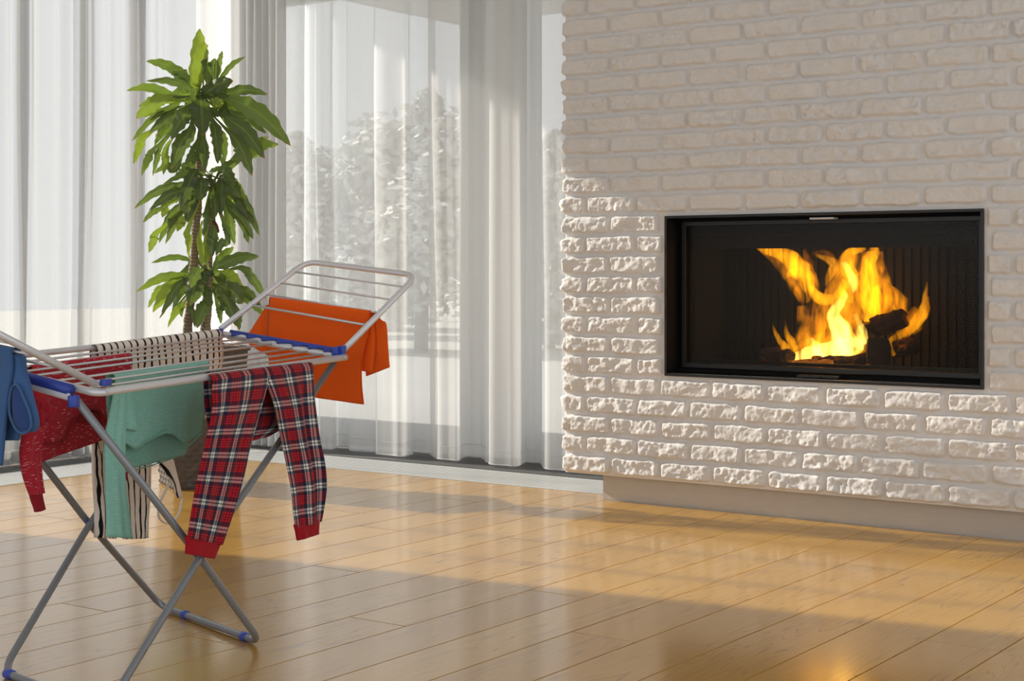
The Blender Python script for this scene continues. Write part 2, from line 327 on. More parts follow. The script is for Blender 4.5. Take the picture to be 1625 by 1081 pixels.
# ---- painted brick chimney breast
def brick_wall():
    ds = .0042; s0, s1 = -.46, 2.75; z0, z1 = .097, ZC+.0
    S = np.arange(s0, s1, ds); Z = np.concatenate([np.arange(z0, 2.05, .0042), np.arange(2.05, z1+.01, .012)])
    S, Zg = np.meshgrid(S, Z); X = S-.15
    wob = (vnoise(S*14, Zg*14, 5)-.5)*.006 + (vnoise(S*60, Zg*60, 6)-.5)*.003
    wob2 = (vnoise(S*14, Zg*14, 7)-.5)*.007 + (vnoise(S*60, Zg*60, 8)-.5)*.003
    zz = (Zg+wob-z0)/.0752; k = np.floor(zz).astype(int); v = (zz-k)*.0752
    even = (k % 2 == 0)
    pe, po = .2148, .2190
    xe = (X+wob2-.0546)/pe; xo = (X+wob2+.0507)/po
    left = X < -.15
    jx = np.where(even, xe, xo); j = np.floor(jx).astype(int)
    jit = lambda q: (vnoise(q*7.31+.5, k*3.77+.5, 21)-.5)*.05
    a = jit(j); b = jit(j+1); per = np.where(even, pe, po)
    u = (jx-j)
    dl = (u-a)*per; dr = (1+b-u)*per
    # wall end: first brick starts at the corner; returns on the side face
    dl = np.where(~left & (X-dl < -.15), X+.155+.006, dl)
    sidep = .108; sx = (S + np.where(even, .0, .05))/sidep; sj = np.floor(sx); du = (sx-sj)*sidep
    dl = np.where(left, du, dl); dr = np.where(left, np.minimum(sidep-du, -S+.012), dr)
    j = np.where(left, -100+sj.astype(int), j)
    dz = np.minimum(v, .0752-v)
    de = np.minimum(np.minimum(dl, dr), dz)-.0052
    edge = vnoise(S*45, Zg*45, 9)*.006
    # rounded corners
    dx_ = np.clip(.016-np.minimum(dl, dr)+.0052, 0, None); dz_ = np.clip(.016-dz+.0052, 0, None)
    dcorner = .016-np.hypot(dx_, dz_)
    d = np.minimum(de, dcorner)-edge*.45
    t = np.clip(d/.0058, 0, 1); mask = t*t*(3-2*t)
    bo = vnoise(j*5.17+.5, k*9.73+.5, 31); tx = vnoise(j*3.17+.5, k*6.73+.5, 32)-.5; tz = vnoise(j*8.17+.5, k*2.73+.5, 33)-.5; rgh = vnoise(j*1.17+.5, k*7.73+.5, 34)
    uc = (dl-dr); vc = v-.0376
    H = .0165+.007*(bo-.5)+tx*.030*uc+tz*.10*vc
    lump = (vnoise(S*32, Zg*45, 11)-.5)*.0085 + (vnoise(S*75, Zg*85, 12)-.5)*.0050
    # chipped / cracked facets
    c1 = np.abs(vnoise(S*26+wob*700, Zg*26, 13)-.5); crack = -np.clip(1-c1/.03, 0, 1)*.0048*(vnoise(S*9, Zg*9, 19) > .45)
    stepn = np.floor(vnoise(S*22+wob*400, Zg*26, 14)*4)/4*.0060
    fine = (vnoise(S*150, Zg*150, 15)-.5)*.0022+(vnoise(S*330, Zg*330, 16)-.5)*.0013
    H = H + (lump+crack+stepn)*(.45+.9*rgh)+fine
    mort = .0012+(vnoise(S*50, Zg*50, 17)-.5)*.002+(vnoise(S*12, Zg*12, 18)-.5)*.002+fine*.5
    h = mort*(1-mask)+H*mask
    # mortar margin round the stove opening
    m = np.maximum(np.maximum(.288-X, X-1.470), np.maximum(.478-Zg, Zg-1.069))
    ring = np.clip((m-.010)/.006, 0, 1); h = np.where(m < .016, h*ring+(.004+fine*.3)*(1-ring), h)
    P = np.zeros(S.shape+(3,))
    P[..., 0] = np.where(left, -.15-h+.004, X); P[..., 1] = np.where(left, -.03-S, -.03-h); P[..., 2] = Zg
    # the arris: blend so the corner closes
    cr = np.clip(1-np.abs(S)/.012, 0, 1)
    P[..., 0] += -cr*h*.25*(~left); P[..., 1] += -cr*h*.6*left
    nz, nu = S.shape
    Xc = P[:-1, :-1, 0]; hole = (X[:-1, :-1] > .300) & (X[:-1, :-1] < 1.455) & (Zg[:-1, :-1] > .489) & (Zg[:-1, :-1] < 1.056)
    me = grid_mesh('wall_right', P, nu, nz, ~hole)
    o = link('wall_right', me, M['brick'], None, True, kind='structure')
    # body behind the face
    bm = bmesh.new()
    for lo, hi in (((-.146, -.024, .098), (.24, .42, ZC)), ((1.52, -.024, .098), (2.6, .42, ZC)), ((.24, -.024, .098), (1.52, .42, .43)), ((.24, -.024, 1.12), (1.52, .42, ZC))): box(bm, lo, hi)
    obj('wall_core', bm, M['plaster'], o, False)
    bm = bmesh.new(); box(bm, (-.0, 0, -.01), (2.6, .42, .099)); struct('baseboard_right', bm, M['plaster'])
brick_wall()
# ---- shell: ceiling, window walls with openings, thresholds
bm = bmesh.new(); box(bm, (-3.2, -6.7, ZC), (4.4, 1.25, ZC+.15)); struct('ceiling', bm, M['wall'])
bm = bmesh.new(); box(bm, (-2.86, -6.7, -.01), (-2.66, -2.05, ZC)); box(bm, (-2.86, .78, -.01), (-2.66, 1.0, ZC)); struct('wall_left', bm, M['wall'])
bm = bmesh.new(); box(bm, (-.02, .86, -.01), (4.4, 1.06, ZC)); box(bm, (-1.32, .88, -.01), (-1.0, 1.06, ZC)); box(bm, (-2.66, .88, 2.30), (.0, 1.0, ZC)); struct('wall_back', bm, M['render'])
bm = bmesh.new(); box(bm, (-2.66, .452, -.012), (.0, .88, .004)); box(bm, (-2.66, -6.6, -.012), (-2.502, .452, .004)); struct('trim_1', bm, M['slab'])
def window(name, P0, ux, n, w, H, fr=.055):
    o = bmesh.new()
    def bar(a, b, z0, z1, d=.05):
        p = [P0+ux*a, P0+ux*b]; nn = Vector((-ux.y, ux.x, 0))*d/2
        vs = [p[0]-nn, p[1]-nn, p[1]+nn, p[0]+nn]
        lo = [o.verts.new((q.x, q.y, z0)) for q in vs]; hi = [o.verts.new((q.x, q.y, z1)) for q in vs]
        o.faces.new(lo[::-1]); o.faces.new(hi)
        for i in range(4): o.faces.new((lo[i], lo[(i+1) % 4], hi[(i+1) % 4], hi[i]))
    for k in range(n):
        a, b = k*w/n, (k+1)*w/n
        bar(a, a+fr, 0.0, H); bar(b-fr, b, 0.0, H); bar(a+fr, b-fr, 0.0, .12); bar(a+fr, b-fr, H-fr, H)
    r = obj(name, o, M['frame'], None, False, kind='structure')
    for k in range(n):
        g = bmesh.new(); a, b = k*w/n+fr, (k+1)*w/n-fr; p, q = P0+ux*a, P0+ux*b
        V = [g.verts.new((p.x, p.y, .12)), g.verts.new((q.x, q.y, .12)), g.verts.new((q.x, q.y, H-fr)), g.verts.new((p.x, p.y, H-fr))]; g.faces.new(V)
        obj('pane', g, M['glass'], r, False)
window('window_1', Vector((-2.66, .94, 0)), Vector((1, 0, 0)), 1, 1.34, 2.30)
window('window_2', Vector((-1.0, .94, 0)), Vector((1, 0, 0)), 1, .98, 2.30)
window('window_3', Vector((-2.76, -2.05, 0)), Vector((0, 1, 0)), 1, 2.83, ZC, .04)
# ---- floor grilles in front of the windows
def grille(name, x0, x1, y0, y1, along, label):
    r = empty(name, ((x0+x1)/2, (y0+y1)/2, 0), label=label, cat='floor grille', group='floor heating grilles')
    bm = bmesh.new(); t = .006
    box(bm, (x0, y0, -.012), (x1, y0+t, .002)); box(bm, (x0, y1-t, -.012), (x1, y1, .002)); box(bm, (x0, y0, -.012), (x0+t, y1, .002)); box(bm, (x1-t, y0, -.012), (x1, y1, .002))
    obj('border', bm, M['grille'], r, False)
    bm = bmesh.new(); p = .0215
    if along == 'x':      # slats run along x
        y = y0+.012
        while y < y1-.01: box(bm, (x0+t, y, -.010), (x1-t, y+.012, .001)); y += p
    else:
        x = x0+.012
        while x < x1-.01: box(bm, (x, y0+t, -.010), (x+.012, y1-t, .001)); x += p
    obj('slat_panel', bm, M['grille'], r, False)
grille('floor_grille', -2.168, -.004, .118, .448, 'x', 'long pale metal floor grille below the curtains, running from the pot to the brick wall')
grille('floor_grille', -2.498, -2.172, -6.5, .448, 'y', 'pale metal floor grille along the left wall, its slats seen behind the red sweater')

# ================================================================== CURTAINS
def curtain(name, path, zb, zt, mat, label, drift=.0, seed=1, sag=0.0):
    pts = catmull([Vector((x, y, 0)) for x, y in path], 9)
    # even spacing
    L = [0]
    for a, b in zip(pts, pts[1:]): L.append(L[-1]+(b-a).length)
    n = max(60, int(L[-1]/.008)); us = np.linspace(0, L[-1], n); px = np.interp(us, L, [p.x for p in pts]); py = np.interp(us, L, [p.y for p in pts])
    nz = 46; zs = np.linspace(zb, zt, nz); V = np.zeros((nz, n, 3))
    tx = np.gradient(px); ty = np.gradient(py); ln = np.hypot(tx, ty)+1e-9; nx, ny = ty/ln, -tx/ln
    for i, z in enumerate(zs):
        f = (z-zb)/(zt-zb)
        amp = 1.0-.25*f
        w = (vnoise(us*5.5+seed, us*0+f*1.6, seed)-.5)*.035*(.35+f) + (vnoise(us*19+seed, us*0+f*1.1, seed+3)-.5)*.012
        sh = (vnoise(us*1.7+seed, us*0+f*1.4, seed+5)-.5)*drift
        V[i, :, 0] = px+nx*w+tx/ln*sh; V[i, :, 1] = py+ny*w+ty/ln*sh; V[i, :, 2] = z
    me = grid_mesh(name, V, n, nz); r = link(name, me, mat, None, True, label=label, cat='curtain')
    bm = bmesh.new(); tube(bm, [Vector(V[0, i]) for i in range(0, n, 2)], .0028, 5); tube(bm, [Vector(V[1, i]) for i in range(0, n, 2)], .0012, 4)
    obj('hem', bm, M['voile_dense'], r)
    return r
# left wall: soft small folds along x = -2.58
lp = []; y = -2.3; s = 1; k = 0
while y < .30:
    k += 1
    if k % 5 == 0:
        for q in range(random.choice((3, 4, 5))): lp.append((-2.585 + s*random.uniform(.030, .042), y)); y += random.uniform(.013, .019); s = -s
        y += .02
    lp.append((-2.585 + s*random.uniform(.006, .020), y)); y += random.uniform(.035, .075); s = -s
lp += [(-2.56, .34)]
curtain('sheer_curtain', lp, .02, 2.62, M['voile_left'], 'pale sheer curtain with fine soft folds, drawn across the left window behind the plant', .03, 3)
# corner bundle (gathered)
cb = []; x = -2.60; s = 1
cb += [(-2.575, .36), (-2.50, .42)]
yy = .50
for i in range(15):
    cb.append((-2.50+i*.026, .50 + (.055 if i % 2 else -.045)))
curtain('sheer_curtain', cb, .02, 2.62, M['voile_dense'], 'grey-beige gathered curtain bunch in the room corner to the right of the tall plant', .02, 9)
def xw(px, y): return ony(px, 700, y).x
def wave(segs):
    out = []
    for a, b, y in segs:
        out += [(xw(a, y), y), (xw((a+b)/2, y), y+(.006 if y > .6 else -.008)), (xw(b, y), y)]
    return out
curtain('sheer_curtain', wave([(446, 479, .56), (482, 504, .66), (508, 528, .55), (534, 552, .67), (556, 596, .57), (600, 640, .53)]) + [(xw(652, .60), .60), (xw(656, .68), .68), (xw(690, .69), .69)],
        .018, 2.62, M['voile'], 'white sheer curtain in wide folds behind the orange shirt', .02, 14)
curtain('sheer_curtain', [(xw(684, .66), .66)] + wave([(694, 728, .54), (741, 768, .68), (777, 818, .53), (832, 858, .67), (864, 905, .53), (915, 945, .66), (950, 990, .55)]),
        .018, 2.62, M['voile'], 'white sheer curtain with deep rounded folds beside the brick wall', .02, 20)

# ================================================================== FIREPLACE INSERT
def fireplace():
    r = empty('fireplace_insert', (.879, 0, .48), label='wide black built-in glass-fronted fireplace set in the white brick wall', cat='fireplace')
    x0, x1, z0, z1 = .292, 1.466, .482, 1.065; yf = -.047
    def ringbox(bm, X0, X1, Z0, Z1, w, ya, yb, bev=.0015):
        box(bm, (X0, ya, Z0), (X1, yb, Z0+w), bev); box(bm, (X0, ya, Z1-w), (X1, yb, Z1), bev); box(bm, (X0, ya, Z0+w), (X0+w, yb, Z1-w), bev); box(bm, (X1-w, ya, Z0+w), (X1, yb, Z1-w), bev)
    bm = bmesh.new(); ringbox(bm, x0, x1, z0, z1, .0095, yf, .075); obj('outer_frame', bm, M['black'], r, False)
    bm = bmesh.new(); ringbox(bm, x0+.0095, x1-.0095, z0+.0095, z1-.0095, .016, .055, .095); obj('inner_frame', bm, M['blackmatt'], r, False)
    bm = bmesh.new(); ringbox(bm, x0+.027, x1-.027, z0+.028, z1-.020, .016, .035, .060); dr = obj('door', bm, M['black'], r, False)
    bm = bmesh.new(); box(bm, (x0+.040, .046, z0+.042), (x1-.040, .050, z1-.034)); obj('pane', bm, M['stoveglass'], dr, False)
    bm = bmesh.new(); ringbox(bm, x0+.055, x1-.055, z0+.046, z1-.060, .012, .062, .080); obj('glass_retainer', bm, M['blackmatt'], dr, False)
    bm = bmesh.new(); box(bm, (.80, -.012, z0+.012), (.955, .03, z0+.021), .001); box(bm, (.868, -.018, z0+.013), (.89, -.01, z0+.019), .001); obj('air_control', bm, M['black'], r, False)
    bm = bmesh.new(); box(bm, (.845, -.006, z1-.022), (.935, .03, z1-.016), .001); obj('air_control', bm, M['alu'], r, False)
    # chamber: floor, back with flutes, sides, baffle
    bm = bmesh.new(); X0, X1, Z0, Z1 = x0+.03, x1-.03, z0+.03, z1-.02
    box(bm, (X0-.01, .09, Z0-.03), (X1+.01, .41, Z0)); box(bm, (X0-.02, .09, Z0), (X0, .41, Z1)); box(bm, (X1, .09, Z0), (X1+.02, .41, Z1)); box(bm, (X0-.02, .09, Z1), (X1+.02, .41, Z1+.02))
    box(bm, (X0, .37, Z0), (X1, .41, Z1)); n = 34
    for i in range(n):
        a = X0+(X1-X0)*i/n; box(bm, (a+.004, .360, Z0), (a+(X1-X0)/n-.006, .372, Z1), .002)
    obj('chamber', bm, M['firebox'], r, False)
    bm = bmesh.new(); box(bm, (X0, .10, Z1-.075), (X1, .36, Z1-.068), .001); box(bm, (X0, .092, Z1-.10), (X1, .10, Z1-.0), .001); obj('baffle', bm, M['blackmatt'], r, False)
    return r
fireplace()
FY = .23
def fp(cx, cy, Y=FY): return ony(1180+cx/4.159, 360+cy/4.159, Y)
SC = fp(100, 0).x-fp(99, 0).x
def log(name, pts, rs, label, seed):
    P = catmull([fp(*p) for p in pts], 5); n = len(P); bm = bmesh.new(); R = [rs[0]+(rs[1]-rs[0])*i/(n-1) for i in range(n)]
    R = [q*SC for q in R]; tube(bm, P, R, 18)
    for v in bm.verts:
        q = v.co*60; d = (n2(q.x+q.y, q.z, seed)-.5)*.012; v.co += Vector((d, (n2(q.z, q.x, seed+1)-.5)*.012, (n2(q.y, q.x+q.z, seed+2)-.5)*.012))
    return obj(name, bm, M['log'], None, False, label=label, cat='log', group='logs in the fireplace')
FZ = .482+.03
bm = bmesh.new(); nn = 44
for i in range(nn):
    pass
g = np.zeros((14, 60, 3)); gx = np.linspace(.33, 1.43, 60); gy = np.linspace(.10, .36, 14)
for i in range(14):
    g[i, :, 0] = gx; g[i, :, 1] = gy[i]; g[i, :, 2] = FZ+.002+vnoise(gx*30, gx*0+gy[i]*30, 3)*.012*np.exp(-((gx-.87)/.3)**2)+vnoise(gx*90, gx*0+gy[i]*90, 4)*.003
bm.free(); me = grid_mesh('ash_bed', g, 60, 14); link('ash_bed', me, M['ash'], None, True, label='thin grey bed of ash on the fireplace floor under the logs', cat='ash', kind='stuff')
log('fire_log', [(150, 845, .27), (270, 850, .20), (300, 868, .16)], (48, 40), 'short dark log end at the left side of the fire', 2)
log('fire_log', [(455, 885, .16), (640, 895, .15), (815, 870, .15)], (32, 34), 'front log with glowing orange edge under the brightest flames', 4)
log('fire_log', [(835, 715, .13), (960, 720, .13)], (5, 5), 'x', 5) if False else None
def stump():
    bm = bmesh.new(); P = [fp(893, 905, .125), fp(893, 860, .125), fp(893, 800, .13), fp(893, 745, .135)]; tube(bm, P, [70*SC, 72*SC, 68*SC, 62*SC], 14)
    for v in bm.verts:
        q = v.co*70; v.co += Vector(((n2(q.x, q.z, 8)-.5)*.010, 0, (n2(q.y+q.x, q.z, 9)-.5)*.010))
    obj('fire_log', bm, M['char'], None, False, label='upright blackened log stub standing in front, right of the flames', cat='log', group='logs in the fireplace')
stump()
log('fire_log', [(870, 660, .20), (960, 630, .19), (1060, 600, .19)], (62, 52), 'charred log leaning across the top of the pile to the right', 12)
log('fire_log', [(1000, 800, .24), (1090, 790, .25), (1120, 800, .27)], (50, 46), 'dim log at the back right behind the black stub', 16)
def embers():
    bm = bmesh.new(); P = catmull([fp(290, 893, .17), fp(420, 900, .15), fp(560, 902, .14), (fp(760, 898, .14))], 8); n = len(P); tube(bm, P, [(10+14*math.sin(math.pi*i/(n-1)))*SC for i in range(n)], 10)
    for v in bm.verts:
        q = v.co*90; v.co += Vector((0, (n2(q.x, q.z, 18)-.5)*.006, (n2(q.x, q.y, 19)-.5)*.006))
    obj('embers', bm, M['ember'], None, False, label='row of glowing orange embers along the front of the burning logs', cat='embers', kind='stuff')
embers()
FIRE = empty('fire', fp(600, 850), label='tall yellow and orange flames burning behind the fireplace glass', cat='fire')
def flame(pts, kind='flame', Y=FY, flat=.55, bow=0.0):
    C = catmull([Vector((*fp(p[0], p[1], Y+(bow*math.sin(i))), )) for i, p in enumerate(pts)], 6); R = catmull([Vector((p[2]*1.2, 0, 0)) for p in pts], 6); bm = bmesh.new()
    tube(bm, C, [max(q.x, 1.2)*SC for q in R], 12, flat, Vector((1, 0, 0)))
    for v in bm.verts:
        q = v.co*45; v.co.x += (n2(q.z, q.x+Y*50, 41)-.5)*.012; v.co.z += (n2(q.x, q.z, 43)-.5)*.006
    o = obj('flame', bm, M[kind], FIRE)
    return o
FL = [
 ([(470,560,30),(430,440,70),(370,320,80),(280,230,70),(190,175,40),(110,150,15)], 'flame_body', .25),
 ([(560,820,70),(600,700,110),(640,560,120),(690,430,110),(720,300,100),(740,200,70),(760,150,30)], 'flame_body', .24),
 ([(900,640,60),(900,520,90),(870,380,80),(850,260,70),(850,160,50)], 'flame_body', .25),
 ([(300,870,30),(430,830,70),(600,790,90),(740,780,80),(800,740,30)], 'flame_body', .21),
 ([(400,880,10),(430,780,70),(420,640,60),(400,520,30)], 'flame_body', .27),
 ([(985,620,20),(1040,560,60),(960,450,50),(930,350,14)], 'flame_body', .26),
 ([(1010,740,14),(1090,660,50),(1170,560,44),(1195,460,20)], 'flame_body', .25),
 ([(740,790,26),(700,720,30),(660,640,22),(575,600,14),(570,540,5)], 'flame_hot', .18),
 ([(640,760,30),(600,700,22),(575,620,14)], 'flame_hot', .17),
 ([(795,780,20),(770,690,20),(790,640,10)], 'flame_hot', .19),
 ([(450,780,22),(470,700,22),(440,620,8)], 'flame_dim', .22),
 ([(620,520,14),(655,440,16),(690,380,10)], 'flame', .19),
 ([(410,500,5),(432,430,26),(405,335,46),(340,245,52),(240,175,36),(140,148,24),(66,124,5)], 'flame', .235),
 ([(262,345,4),(300,305,17),(352,305,30)], 'flame', .22),
 ([(478,285,4),(430,225,22),(400,150,10)], 'flame_dim', .26),
 ([(440,390,22),(490,462,30),(560,478,28),(630,440,25),(680,360,28)], 'flame', .27),
 ([(540,390,8),(575,310,20),(600,250,26),(560,215,18),(480,185,8)], 'flame', .21),
 ([(655,850,60),(640,720,56),(600,580,34),(650,480,26),(665,420,8)], 'flame_hot', .19),
 ([(700,500,18),(720,360,34),(680,255,34),(700,175,26),(800,135,12)], 'flame', .24),
 ([(720,440,5),(722,350,26),(665,235,12)], 'flame_hot', .18),
 ([(850,620,40),(835,480,50),(830,340,44),(830,225,40),(865,155,24),(895,195,5)], 'flame', .26),
 ([(870,430,26),(900,390,18),(935,325,3)], 'flame', .20),
 ([(900,620,34),(960,500,34),(1000,520,16),(1042,545,4)], 'flame_dim', .24),
 ([(1000,850,13),(968,800,12),(972,745,13),(1080,690,20),(1165,600,30),(1192,500,17),(1205,370,3)], 'flame', .21),
 ([(330,880,30),(440,845,44),(560,820,46),(700,800,52),(790,770,22)], 'flame_hot', .20),
 ([(300,870,18),(268,785,20),(215,720,14),(185,640,4)], 'flame', .20),
 ([(330,860,22),(322,775,24),(285,700,12),(268,620,3)], 'flame', .23),
 ([(380,860,26),(405,750,24),(428,610,12),(420,500,3)], 'flame_dim', .25),
 ([(560,800,30),(500,660,40),(470,550,22),(480,500,6)], 'flame_dim', .27),
 ([(750,800,34),(785,690,24),(725,575,9)], 'flame_hot', .21),
 ([(700,690,24),(735,560,26),(760,450,26)], 'flame_dim', .25),
 ([(1010,600,10),(1090,610,34),(1150,540,22)], 'flame_dim', .245),
 ([(520,860,26),(470,790,30),(430,740,14)], 'flame_hot', .215),
 ([(780,620,26),(860,560,50),(910,470,36),(930,400,10)], 'flame_dim', .255),
 ([(640,250,16),(560,180,18),(480,170,10),(430,190,4)], 'flame_dim', .285),
]
for p, k, y in FL: flame(p, k, y)
for (x, y, Y, e) in ((600, 760, .20, .3), (760, 430, .24, .2)):
    ld = bpy.data.lights.new('fire_light', 'POINT'); lo = bpy.data.objects.new('fire_light', ld); COL.objects.link(lo); lo.location = fp(x, y, Y); ld.energy = e; ld.color = (1, .38, .10); ld.shadow_soft_size = .13
# ================================================================== DRYING RACK
A0, A1 = at(-42, 577, 3.33), at(140, 625, 3.12)       # left end: far corner, near corner
B0, B1 = at(350, 529, 4.13), at(541, 566, 3.93)       # right end
NC = at(154, 624, 3.12)                               # rounded near left corner of the top frame
TW = [.115, .225, .335, .46, .64, .765, .885]
def wire_line(k): t = TW[k]; return A0.lerp(A1, t), B0.lerp(B1, t)
WN0, WN1 = at(541, 560, 3.93), at(662, 437, 4.17); WF0, WF1 = at(350, 522, 4.13), at(486, 415, 4.37)
LN0, LN1 = at(154, 611, 3.12), at(-62, 500, 2.93); LF0 = at(-42, 572, 3.33); LF1 = LF0 + (LN1-LN0)
FAn, FAf, FBf, FBn = onz(414, 1020, .010), onz(256, 962, .010), onz(4, 1066, .010), onz(168, 1128, .010)
def rack():
    r = empty('clothes_drying_rack', ((FAn+FBf)/2).xy.to_3d(), label='folding metal clothes drying rack with blue plastic joints, hung with laundry', cat='drying rack')
    D = M['alu']
    bm = bmesh.new()
    far_l, near_r, far_r = at(-42, 577, 3.33), at(548, 567, 3.92), at(351, 529, 4.13)
    tube(bm, fillet([far_l, NC, near_r], .024, 8), .0083, 14)
    tube(bm, fillet([far_l, at(-48, 573, 3.34), far_r, at(541, 562, 3.935)], .012, 4), .0072, 12)
    obj('top_frame', bm, D, r)
    for k in range(7):
        a, b = wire_line(k); bm = bmesh.new(); tube(bm, [a, b], .0027, 8); obj('wire', bm, M['steel'], r)
    for (n0, n1, f0, f1, fr) in ((WN0, WN1, WF0, WF1, (.34, .50, .67, .84)), (LN0, LN1, LF0, LF1, (.25, .42, .59, .76))):
        bm = bmesh.new(); tube(bm, fillet([n0, n1, f1, f0], .045, 8), .0078, 14); w = obj('wing_frame', bm, D, r)
        for f in fr:
            bm = bmesh.new(); tube(bm, [n0.lerp(n1, f), f0.lerp(f1, f)], .0025 if f != fr[0] else .0033, 8); obj('wire', bm, M['steel'], w)
            for p in (n0.lerp(n1, f), f0.lerp(f1, f)):
                bm = bmesh.new(); bmesh.ops.create_icosphere(bm, subdivisions=2, radius=.004, matrix=Matrix.Translation(p+Vector((.0, -.002, .006)))); obj('rivet', bm, M['steel'], w)
    # U-shaped leg frames
    tA, tAf = at(122, 636, 3.115), at(-56, 575, 3.35)
    tB, tBf = at(530, 576, 3.925), at(348, 536, 4.14)
    up = Vector((0, 0, 0))
    xa = at(317, 885, 3.418); xaf = at(142, 832, 3.70)
    bm = bmesh.new(); tube(bm, fillet([tA, xa, FAn, FAf, xaf, tAf], .05, 8), .0082, 14); la = obj('leg_frame', bm, M['leg'], r)
    xb = at(317, 885, 3.396); xbf = at(142, 832, 3.678)
    bm = bmesh.new(); tube(bm, fillet([tB, xb, FBn, FBf, xbf, tBf], .05, 8), .0082, 14); lb = obj('leg_frame', bm, M['leg'], r)
    for p, q in ((xa, xb), (xaf, xbf)):
        bm = bmesh.new(); d = (q-p).normalized(); c = (p+q)/2; tube(bm, [c-d*.017+Vector((0, 0, 0)), c+d*.017], [.0095, .0095], 14); obj('pivot', bm, M['blue'], r)
    def clip(a, b, t, leg, L=.011):
        c = a.lerp(b, t); d = (b-a).normalized(); bm = bmesh.new(); tube(bm, [c-d*L, c-d*L*.9, c+d*L*.9, c+d*L], [.0100, .0108, .0108, .0100], 14)
        for v in bm.verts: v.co.z = max(v.co.z, .0004)
        obj('foot_clip', bm, M['blue'], leg)
    clip(FAn, FAf, .15, la); clip(FAn, FAf, .74, la); clip(FBf, FBn, .075, lb, .014); clip(FBf, FBn, .8, lb)
    # plastic end strips
    a, b = at(112, 619, 3.125), at(-30, 579, 3.31); bm = bmesh.new(); tube(bm, [a, a.lerp(b, .5), b], .0118, 14); obj('end_strip', bm, M['blue'], r)
    dn = Vector((.004, -.006, -.014)); bm = bmesh.new(); tube(bm, [a+dn, b+dn], .0075, 10, .45); obj('end_strip', bm, M['whiteplastic'], r, label='white plastic strip')
    a, b = at(537, 560, 3.925), at(366, 530, 4.12); bm = bmesh.new(); up = Vector((0, 0, .006)); n = 7
    tube(bm, [a+up, b+up], .0055, 10)
    for k in range(n):
        p, q = (a+up).lerp(b+up, k/n), (a+up).lerp(b+up, (k+1)/n); m = (p+q)/2 + Vector((-.004, -.020, -.003))
        f = [bm.verts.new(v) for v in (p, p.lerp(m, .62)+Vector((0, 0, .002)), m, q.lerp(m, .62)+Vector((0, 0, .002)), q)]; g = [bm.verts.new(v.co-Vector((0, 0, .004))) for v in f]
        bm.faces.new(f); bm.faces.new(g[::-1])
        for i in range(5): bm.faces.new((f[i], f[(i+1) % 5], g[(i+1) % 5], g[i]))
    obj('end_strip', bm, M['blue'], r)
    bm = bmesh.new(); dn = Vector((0, -.012, -.007)); tube(bm, [a+dn, b+dn], .0065, 10, .6); obj('end_strip', bm, M['alu'], r, label='silver bar below the blue strip')
    # hinge blocks and screws
    def block(p, s, rot=0, name='hinge', mat='blue'):
        bm = bmesh.new(); box(bm, (-s[0], -s[1], -s[2]), s, min(s)*.35, Matrix.Translation(p) @ Matrix.Rotation(rot, 4, 'Z')); return obj(name, bm, M[mat], r)
    block(at(117, 637, 3.105), (.009, .009, .012), .4)
    block(at(168, 607, 3.13), (.007, .012, .007), .3); block(at(533, 558, 3.91), (.007, .009, .012), .2); block(at(543, 556, 3.92), (.007, .009, .012), .2)
    block(at(349, 528, 4.12), (.006, .008, .010), .2)
    for p in (at(170, 620.5, 3.10), at(547, 567, 3.90)):
        bm = bmesh.new(); bmesh.ops.create_icosphere(bm, subdivisions=2, radius=.0034, matrix=Matrix.Translation(p)); obj('screw', bm, M['steel'], r)
    return r
rack()

